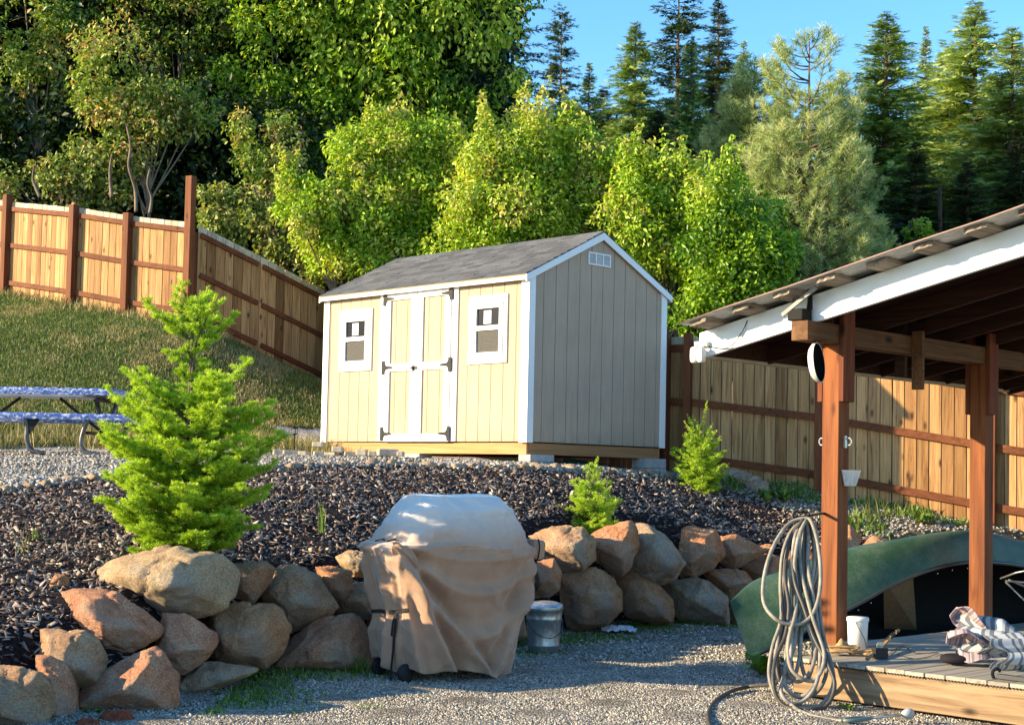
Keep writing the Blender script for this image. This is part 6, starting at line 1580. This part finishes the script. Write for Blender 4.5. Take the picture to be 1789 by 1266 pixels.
broadleaf('madrone_tree', 'small sunlit round crown right of the tall fence post', FOR, [S(430,225,26),S(495,215,22),S(480,260,34),S(440,285,34),S(510,300,30),S(420,250,20),S(470,310,30)], 31, MADR, L=.12, per=67, seed=36, tint=0.72, bark=PALEB, trunk_px=465, tvar=.25)
broadleaf('glossy_bush', 'pale green glossy bush directly above the upper fence', FOR, [S(120,300,34),S(150,330,36),S(180,290,30),S(90,340,34),S(210,330,30),S(60,310,26),S(30,330,30),S(240,300,24),S(140,270,24)], 31.6, OLIVE, L=.13, per=70, seed=37, tint=0.72, bark=PALEB, tvar=.25)
broadleaf('glossy_bush', 'glossy bush beside the tall fence post', FOR, [S(375,345,24),S(385,380,30),S(360,370,20),S(405,350,18),S(415,400,24)], 29.5, OLIVE, L=.12, per=67, seed=38, tint=0.60, bark=PALEB)
broadleaf('glossy_bush', 'bush with reddish dry twigs between the sloping fence and the lime shrubs', FOR, [S(450,395,30),S(490,370,32),S(500,420,34),S(540,455,34),S(470,440,24),S(575,470,26),S(545,480,20),S(450,360,24)], 29.5, OLIVE, L=.12, per=59, seed=39, tint=0.76, bark=TRUNKM, tvar=.3)
# undergrowth: one dark mass of leaves on the hill that nobody could count
rg = np.random.default_rng(77)
cs = []
for _ in range(5200):
    px = rg.uniform(-150, 860); y = rg.uniform(34.5, 43); py = rg.uniform(-140, 520)
    cs.append(tuple(P(px, py, y)))
for _ in range(1500):
    px = rg.uniform(-60, 1210); y = rg.uniform(32.5, 35.5) if px < 560 else rg.uniform(29.8,33.5); py = rg.uniform(200 if px < 560 else 350, 560)
    cs.append(tuple(P(px, py, y)))
for _ in range(1500):
    px = rg.uniform(880, 1900); y = rg.uniform(36, 46); py = rg.uniform(445, 620)
    cs.append(tuple(P(px, py, y)))
for _ in range(900):
    px = rg.uniform(880, 1900); y = rg.uniform(62, 72); py = rg.uniform(215, 420)
    cs.append(tuple(P(px, py, y)))
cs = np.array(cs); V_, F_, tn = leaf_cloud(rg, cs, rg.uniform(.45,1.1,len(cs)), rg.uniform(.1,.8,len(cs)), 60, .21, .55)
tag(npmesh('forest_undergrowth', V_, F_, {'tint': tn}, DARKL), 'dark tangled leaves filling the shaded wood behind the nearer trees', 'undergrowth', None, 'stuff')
# thin pale bare stems in the left wood
for i, (pts, lab) in enumerate([
    ([(262,372),(265,345),(258,320),(262,295)], 'thin pale bare stem right above the upper fence'),
    ([(70,345),(58,315),(60,290)], 'thin crooked pale stem near the left edge'),
    ([(238,370),(236,330),(225,290),(228,255),(220,215)], 'brown leaning stem under the sunlit three tiered tree'),
    ([(195,345),(192,300),(196,270)], 'thin dark stem in the gap above the upper fence')]):
    y = 30.9; g = [P(a, b, y+.1*math.sin(j*2)) for j, (a, b) in enumerate(pts)]
    q = MB(); q.tube(catmull(g, 6), [lerp(.04,.018,j/((len(g)-1)*6)) for j in range((len(g)-1)*6+1)], 7)
    o = q.build('dead_tree', PALEB, None, smooth=True); tag(o, lab, 'dead tree', 'bare stems in the shaded wood')

# conifers ----------------------------------------------------------
FIRM = leafmat('fir_needle', [(0,(.06,.12,.022)),(.4,(.18,.30,.05)),(.75,(.33,.46,.10)),(1,(.50,.60,.18))], .5, .2, .35)
FIRL = leafmat('fir_needle_light', [(0,(.11,.19,.045)),(.4,(.28,.41,.10)),(.75,(.46,.58,.18)),(1,(.62,.70,.28))], .5, .2, .35)
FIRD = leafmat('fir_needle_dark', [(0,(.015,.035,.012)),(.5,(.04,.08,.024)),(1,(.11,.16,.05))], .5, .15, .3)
PINEM = leafmat('pine_needle', [(0,(.09,.15,.05)),(.4,(.21,.31,.10)),(.75,(.38,.48,.18)),(1,(.58,.62,.32))], .5, .3, .35)
def fir_mesh(seed, Hh, R0, gap, per_w, spray, shape=.85, droop=.25, ragged=.2, z0=.10, dens=1.0, top_w=.12):
    rg = np.random.default_rng(seed); rnd = random.Random(seed)
    tr = MB(); tr.tube([(0,0,-.3),(0,0,Hh*.5),(0,0,Hh*.985)], [Hh*.011, Hh*.006, .008], 8)
    Cc = []; Dd = []; Ll = []; Ww = []; Tt = []; Nn = []
    z = z0*Hh
    while z < Hh*.985:
        t_ = z/Hh; nb = per_w
        for k in range(nb):
            az = rnd.random()*6.283; L = (R0*(1-t_)**shape + top_w*(1-t_)**.3*.6)*rnd.uniform(1-ragged*1.6, 1+ragged)
            if rnd.random() < .04: L *= 1.25
            el = lerp(-.25, .75, t_**1.7) + rnd.gauss(0,.1)
            d = np.array([math.cos(az), math.sin(az), 0])
            zz = z + rnd.uniform(-gap,gap)*.9
            bt = rnd.gauss(0,.12)
            m_ = max(3, int(L/spray*3.1*dens))
            for i in range(m_):
                s = (i+.6)/m_; r_ = L*s
                p = d*r_ + np.array([0,0, zz + math.tan(el)*r_*.7 - droop*r_*r_/max(L,.3) *.5+ .10*L*s**3])
                for side in (-1,1):
                    if i == m_-1 and side == 1: dd = d
                    else:
                        a2 = az + side*rnd.uniform(.5,1.05); dd = np.array([math.cos(a2), math.sin(a2), 0])
                    dz = rnd.uniform(-.75,.25) + .35*t_
                    v_ = dd + np.array([0,0,dz]); v_ /= np.linalg.norm(v_)
                    l_ = spray*(1.15-.55*s)*rnd.uniform(.7,1.25)*min(1,.35+L/1.0)
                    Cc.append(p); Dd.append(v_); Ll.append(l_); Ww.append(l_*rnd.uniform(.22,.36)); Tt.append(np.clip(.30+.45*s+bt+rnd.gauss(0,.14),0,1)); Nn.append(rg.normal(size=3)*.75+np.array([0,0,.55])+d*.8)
            tr.tube([(0,0,zz), tuple(d*L*.5+np.array([0,0,zz+math.tan(el)*L*.35-droop*L*.12])), tuple(d*L*.92+np.array([0,0,zz+math.tan(el)*L*.64-droop*L*.42+.08*L]))], [.018+.006*L,.012,.004], 4)
        z += gap*rnd.uniform(.8,1.2)*(1 if t_ < .85 else .7)
    Cc, Dd, Ll, Ww, Tt, Nn = map(np.array, (Cc, Dd, Ll, Ww, Tt, Nn)); Nn -= (Nn*Dd).sum(1)[:,None]*Dd; Nn /= np.linalg.norm(Nn,axis=1)[:,None]; S_ = np.cross(Dd, Nn)
    # each spray: three narrow fingers so edges read as needles
    Vs = []; Ts = []
    for (ang, lf, wf, of) in ((0,1,.42,0),(.55,.62,.36,.12),(-.55,.62,.36,.12),(.3,.8,.3,.35),(-.3,.8,.3,.35)):
        d2 = Dd*math.cos(ang)+S_*math.sin(ang); s2 = np.cross(d2, Nn)
        b0 = Cc + Dd*(Ll*of)[:,None]; l_ = (Ll*lf*(1-of))[:,None]; w_ = (Ww*wf)[:,None]
        Vs.append(np.stack([b0-s2*w_*.35, b0+d2*l_*.5+s2*w_*.5-Nn*l_*.02, b0+d2*l_-Nn*l_*.12, b0+d2*l_*.5-s2*w_*.5-Nn*l_*.02],1)); Ts.append(Tt)
    V_ = np.concatenate(Vs).reshape(-1,3); n = len(V_)//4; F_ = (np.arange(n)*4)[:,None]+np.array([0,1,2,3])
    return tr, V_, F_, np.clip(np.concatenate(Ts)+rg.normal(0,.08,n),0,1)
def plant_fir(proto, name, label, px, ytop, Y, mat, group='conifers behind the yard', wscale=1.0, cat='conifer', rz=0):
    """first use builds the mesh, later ones share it"""
    top = P(px, ytop, Y); g = h1(top.x, top.y); Ht = top.z-g
    root = thing(name, label, cat, (top.x, top.y, g), 0, group); root.rotation_euler = (0,0,rz)
    s = Ht/proto['H']
    if mat.name not in proto['crown']:
        tr, V_, F_, T_ = proto['data']
        o = npmesh('crown', V_, F_, {'tint': T_}, mat, parent=root); proto['crown'][mat.name] = o.data
        if 'trunk' not in proto: proto['trunk'] = tr.build('trunk', TRUNKM, root, smooth=True, fix=False).data
        else:
            q = bpy.data.objects.new('trunk', proto['trunk']); C.objects.link(q); q.parent = root
    else:
        for nm, dt in (('crown', proto['crown'][mat.name]), ('trunk', proto['trunk'])):
            q = bpy.data.objects.new(nm, dt); C.objects.link(q); q.parent = root
    root.scale = (s*wscale, s*wscale, s)
    return root
def mk(seed, Hh, R0, gap, pw, spray, **k): return {'H': Hh, 'data': fir_mesh(seed, Hh, R0, gap, pw, spray, **k), 'crown': {}}
FA = mk(101, 14, 2.1, .21, 7, .40, shape=.80, z0=.12)
FBm = mk(102, 14, 1.55, .20, 7, .36, shape=.75, droop=.35, ragged=.28, z0=.12)
FCm = mk(103, 14, 2.4, .40, 6, .46, shape=.62, droop=.45, ragged=.38, z0=.15, top_w=.3)
FDm = mk(104, 9, 1.5, .18, 7, .30, shape=.85, z0=.08)
GC = 'conifers behind the yard'
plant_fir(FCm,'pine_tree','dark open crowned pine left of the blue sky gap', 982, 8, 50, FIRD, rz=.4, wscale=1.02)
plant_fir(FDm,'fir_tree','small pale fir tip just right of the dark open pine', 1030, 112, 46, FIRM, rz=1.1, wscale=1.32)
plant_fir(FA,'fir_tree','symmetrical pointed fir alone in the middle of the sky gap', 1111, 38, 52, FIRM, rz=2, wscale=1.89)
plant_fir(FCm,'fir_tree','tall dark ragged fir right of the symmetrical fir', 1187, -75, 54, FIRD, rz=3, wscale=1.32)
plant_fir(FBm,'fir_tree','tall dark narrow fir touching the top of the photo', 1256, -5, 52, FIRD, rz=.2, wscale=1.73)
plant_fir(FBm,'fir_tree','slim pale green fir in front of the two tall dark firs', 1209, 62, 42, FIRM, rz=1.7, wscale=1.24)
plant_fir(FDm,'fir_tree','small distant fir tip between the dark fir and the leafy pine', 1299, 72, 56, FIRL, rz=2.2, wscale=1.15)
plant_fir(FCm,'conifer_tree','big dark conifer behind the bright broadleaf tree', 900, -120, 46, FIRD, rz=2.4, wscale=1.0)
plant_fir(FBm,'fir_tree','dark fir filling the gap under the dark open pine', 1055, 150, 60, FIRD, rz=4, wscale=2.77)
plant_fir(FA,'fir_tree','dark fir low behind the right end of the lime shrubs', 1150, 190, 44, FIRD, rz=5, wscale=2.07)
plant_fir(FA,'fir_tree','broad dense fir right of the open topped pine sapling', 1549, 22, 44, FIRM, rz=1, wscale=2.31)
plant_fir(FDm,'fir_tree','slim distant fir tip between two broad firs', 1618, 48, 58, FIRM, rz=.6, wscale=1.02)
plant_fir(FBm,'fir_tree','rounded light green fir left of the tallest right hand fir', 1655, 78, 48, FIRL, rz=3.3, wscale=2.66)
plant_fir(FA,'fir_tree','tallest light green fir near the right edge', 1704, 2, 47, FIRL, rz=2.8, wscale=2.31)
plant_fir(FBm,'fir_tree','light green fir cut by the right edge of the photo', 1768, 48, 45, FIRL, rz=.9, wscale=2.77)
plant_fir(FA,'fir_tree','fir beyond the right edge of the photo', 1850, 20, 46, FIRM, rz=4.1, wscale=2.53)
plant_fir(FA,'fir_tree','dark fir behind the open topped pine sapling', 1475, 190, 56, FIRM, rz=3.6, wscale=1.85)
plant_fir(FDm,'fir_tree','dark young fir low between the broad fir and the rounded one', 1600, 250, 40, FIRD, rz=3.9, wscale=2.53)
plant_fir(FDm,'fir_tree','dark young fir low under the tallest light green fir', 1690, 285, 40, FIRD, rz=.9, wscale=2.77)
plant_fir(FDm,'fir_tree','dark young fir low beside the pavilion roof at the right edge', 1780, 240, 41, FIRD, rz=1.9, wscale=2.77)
for px, w, lab in ((1641,.06,'bare reddish trunk standing in the gap above the pavilion roof'),):
    y = 39.0; b = P(px, 440, y); g = h1(b.x, b.y); tpz = P(px, 325, y).z
    q = MB(); q.tube([(0,0,-.2),(.03,0,(tpz-g)*.5),(0,0,tpz-g)], [w*1.2, w, w*.8], 10); o = q.build('bare_tree', plain('reddish_bark' , (.07,.04,.028), .95, .1, var=.35, scale=6), None, smooth=True)
    o.location = (b.x, b.y, g); tag(o, lab, 'dead tree')
broadleaf('bright_bush', 'small bright green bush in the gap above the pavilion roof', FOR, [S(1605,405,16),S(1590,412,10),S(1620,412,10)], 38.5, LIME, L=.14, per=40, clump=.3, seed=41, tint=.65)

# long needled pines
def pine_mesh(seed, Hh, R0, gap, per_w, shape, z0, open_top=0.0, nl=.17, tuft_gap=.16, upc=.55):
    rg = np.random.default_rng(seed); rnd = random.Random(seed); tr = MB()
    tr.tube([(0,0,-.3),(.02,0,Hh*.5),(0,0,Hh)], [Hh*.011, Hh*.0075, .012], 8)
    tufts = []   # (pos, dir, size, tint)
    z = z0*Hh
    while z < Hh*.97:
        t_ = z/Hh
        nb = per_w if t_ < 1-open_top else max(3, per_w//2)
        for k in range(nb):
            az = rnd.random()*6.283; L = R0*(1-t_)**shape*rnd.uniform(.72,1.15)+.12
            if t_ > 1-open_top: L = max(L, .30)*1.15
            d = Vector((math.cos(az), math.sin(az), 0))
            zz = z+rnd.gauss(0,gap*.25)
            pts = [Vector((0,0,zz))+d*(L*s)+Vector((0,0,L*(upc*.25*s+upc*s*s*s))) for s in (0,.3,.6,.85,1)]
            tr.tube(pts, [.024*L+.006,.018*L+.005,.012*L+.004,.008,.006], 5)
            Pc = catmull(pts, 5); n = len(Pc); s = .35 if t_ < 1-open_top else .55
            while s <= 1.0:
                p = Pc[min(int(s*(n-1)),n-1)]; tg = (Pc[min(int(s*(n-1))+1,n-1)]-Pc[max(int(s*(n-1))-1,0)])
                tg = tg.normalized() if tg.length > 1e-6 else Vector((0,0,1))
                tufts.append((p, (tg+Vector((0,0,.35))).normalized(), 1.0, .5+.4*s))
                for side in (-1,1):
                    if L > .45 and rnd.random() < .85:
                        l2 = L*.30*(1.1-s)+.12; q_ = p + (tg*.6+tg.cross(Vector((0,0,1))).normalized()*side*.8+Vector((0,0,.25)))*l2
                        tr.tube([p, q_], [.006,.004], 4); tufts.append((q_, (tg*.4+(q_-p).normalized()*.6+Vector((0,0,.45))).normalized(), .95, .45+.4*s))
                s += tuft_gap/max(L,.2)
            tufts.append((Pc[-1]+Vector((0,0,.08)), Vector((0,0,1)), .8, 1.0))
        z += gap*rnd.uniform(.85,1.15)
    tufts.append((Vector((0,0,Hh)), Vector((0,0,1)), 1.2, .9))
    K = 30; n = len(tufts)*K
    pos = np.repeat(np.array([tuple(t[0]) for t in tufts]), K, 0); dr = np.repeat(np.array([tuple(t[1]) for t in tufts]), K, 0)
    sz = np.repeat(np.array([t[2] for t in tufts]), K); tn = np.repeat(np.array([t[3] for t in tufts])+rg.normal(0,.12,len(tufts)), K)
    s = rg.uniform(-.10,.06,n); rv = rg.normal(size=(n,3)); rv -= (rv*dr).sum(1)[:,None]*dr; rv /= np.linalg.norm(rv,axis=1)[:,None]
    nd = dr*rg.uniform(.35,1.3,n)[:,None]+rv*.8; nd /= np.linalg.norm(nd,axis=1)[:,None]
    ln = nl*sz*rg.uniform(.7,1.15,n); b0 = pos+dr*s[:,None]; w = np.cross(nd, rg.normal(size=(n,3))); w /= np.linalg.norm(w,axis=1)[:,None]; w *= .0065
    V_ = np.stack([b0-w, b0+w, b0+nd*ln[:,None]+w*.3-np.array([0,0,.01]), b0+nd*ln[:,None]-w*.3-np.array([0,0,.01])],1).reshape(-1,3)
    F_ = (np.arange(n)*4)[:,None]+np.array([0,1,2,3])
    return tr, V_, F_, np.clip(tn+rg.normal(0,.12,n),0,1)
P1m = {'H': 9, 'data': pine_mesh(201, 9, 2.1, .30, 6, .55, .12, .20, nl=.20), 'crown': {}}
P2m = {'H': 9, 'data': pine_mesh(202, 9, 2.2, .30, 7, .60, .10, .0, nl=.18, tuft_gap=.20), 'crown': {}}
plant_fir(P1m,'pine_sapling','long needled pine with a bare open top against the sky', 1414, 66, 33, PINEM, rz=.3, wscale=1.15, cat='pine', group='long needled pines')
plant_fir(P2m,'pine_tree','dense pale pine with many upright tips left of the open topped pine', 1318, 112, 35, PINEM, rz=1.3, wscale=1.2, cat='pine', group='long needled pines')
plant_fir(P2m,'pine_tree','lower pale pine in front of the broad dense fir', 1485, 250, 34, PINEM, rz=2.6, wscale=1.05, cat='pine', group='long needled pines')
plant_fir(P2m,'pine_tree','low pale pine behind the end of the lime shrubs', 1262, 215, 36, PINEM, rz=4.6, wscale=1.1, cat='pine', group='long needled pines')

# ------------------------------------------------------------------ camera, sun, sky
cam = bpy.data.objects.new('camera', bpy.data.cameras.new('camera')); C.objects.link(cam); bpy.context.scene.camera = cam
Xc = Vector((1,0,0)); Uc = Vector((0,-sp,cp)); Fc_ = Vector((0,cp,sp))
cxv = Xc*cr - Uc*(-sr)*1.0
cxv = Xc*cr + Uc*sr*-1.0 if False else Xc*cr + Uc*sr
cyv = -Xc*sr + Uc*cr
m4 = Matrix((( cxv.x, cyv.x, -Fc_.x, 0),( cxv.y, cyv.y, -Fc_.y, 0),( cxv.z, cyv.z, -Fc_.z, CZ),(0,0,0,1)))
cam.matrix_world = m4
cam.data.sensor_fit = 'HORIZONTAL'; cam.data.sensor_width = 36; cam.data.lens = F/W*36; cam.data.shift_y = SY/W; cam.data.clip_end = 2000; cam.data.clip_start = .1
AZ, EL = R(SUN_AZ), R(SUN_EL)
T_ = Vector((math.cos(EL)*math.cos(AZ), math.cos(EL)*math.sin(AZ), -math.sin(EL)))
sun = bpy.data.objects.new('sun', bpy.data.lights.new('sun', 'SUN')); C.objects.link(sun)
sun.rotation_euler = T_.to_track_quat('-Z', 'Y').to_euler(); sun.data.energy = SUN_E; sun.data.angle = R(.53); sun.data.color = (1.0, .80, .50)
w = bpy.data.worlds.new('World'); bpy.context.scene.world = w; w.use_nodes = True
nt = w.node_tree; bg = nt.nodes['Background']; sky = nt.nodes.new('ShaderNodeTexSky'); sky.sky_type = 'NISHITA'; sky.sun_disc = False
sky.sun_elevation = EL; sky.sun_rotation = math.atan2(-T_.x, -T_.y); sky.altitude = 400; sky.air_density = 1.0; sky.dust_density = .3; sky.ozone_density = 2.2
hs = nt.nodes.new('ShaderNodeHueSaturation'); hs.inputs['Saturation'].default_value = 1.27; hs.inputs['Value'].default_value = 1.0
nt.links.new(sky.outputs[0], hs.inputs['Color']); nt.links.new(hs.outputs[0], bg.inputs[0]); bg.inputs[1].default_value = SKY_E
sc = bpy.context.scene
sc.view_settings.view_transform = 'Standard'; sc.view_settings.look = 'None'; sc.view_settings.exposure = EXPO; sc.view_settings.gamma = 1; sc.view_settings.use_curve_mapping = False
sc.cycles.max_bounces = 6; sc.cycles.diffuse_bounces = 3; sc.cycles.transmission_bounces = 3; sc.cycles.transparent_max_bounces = 4
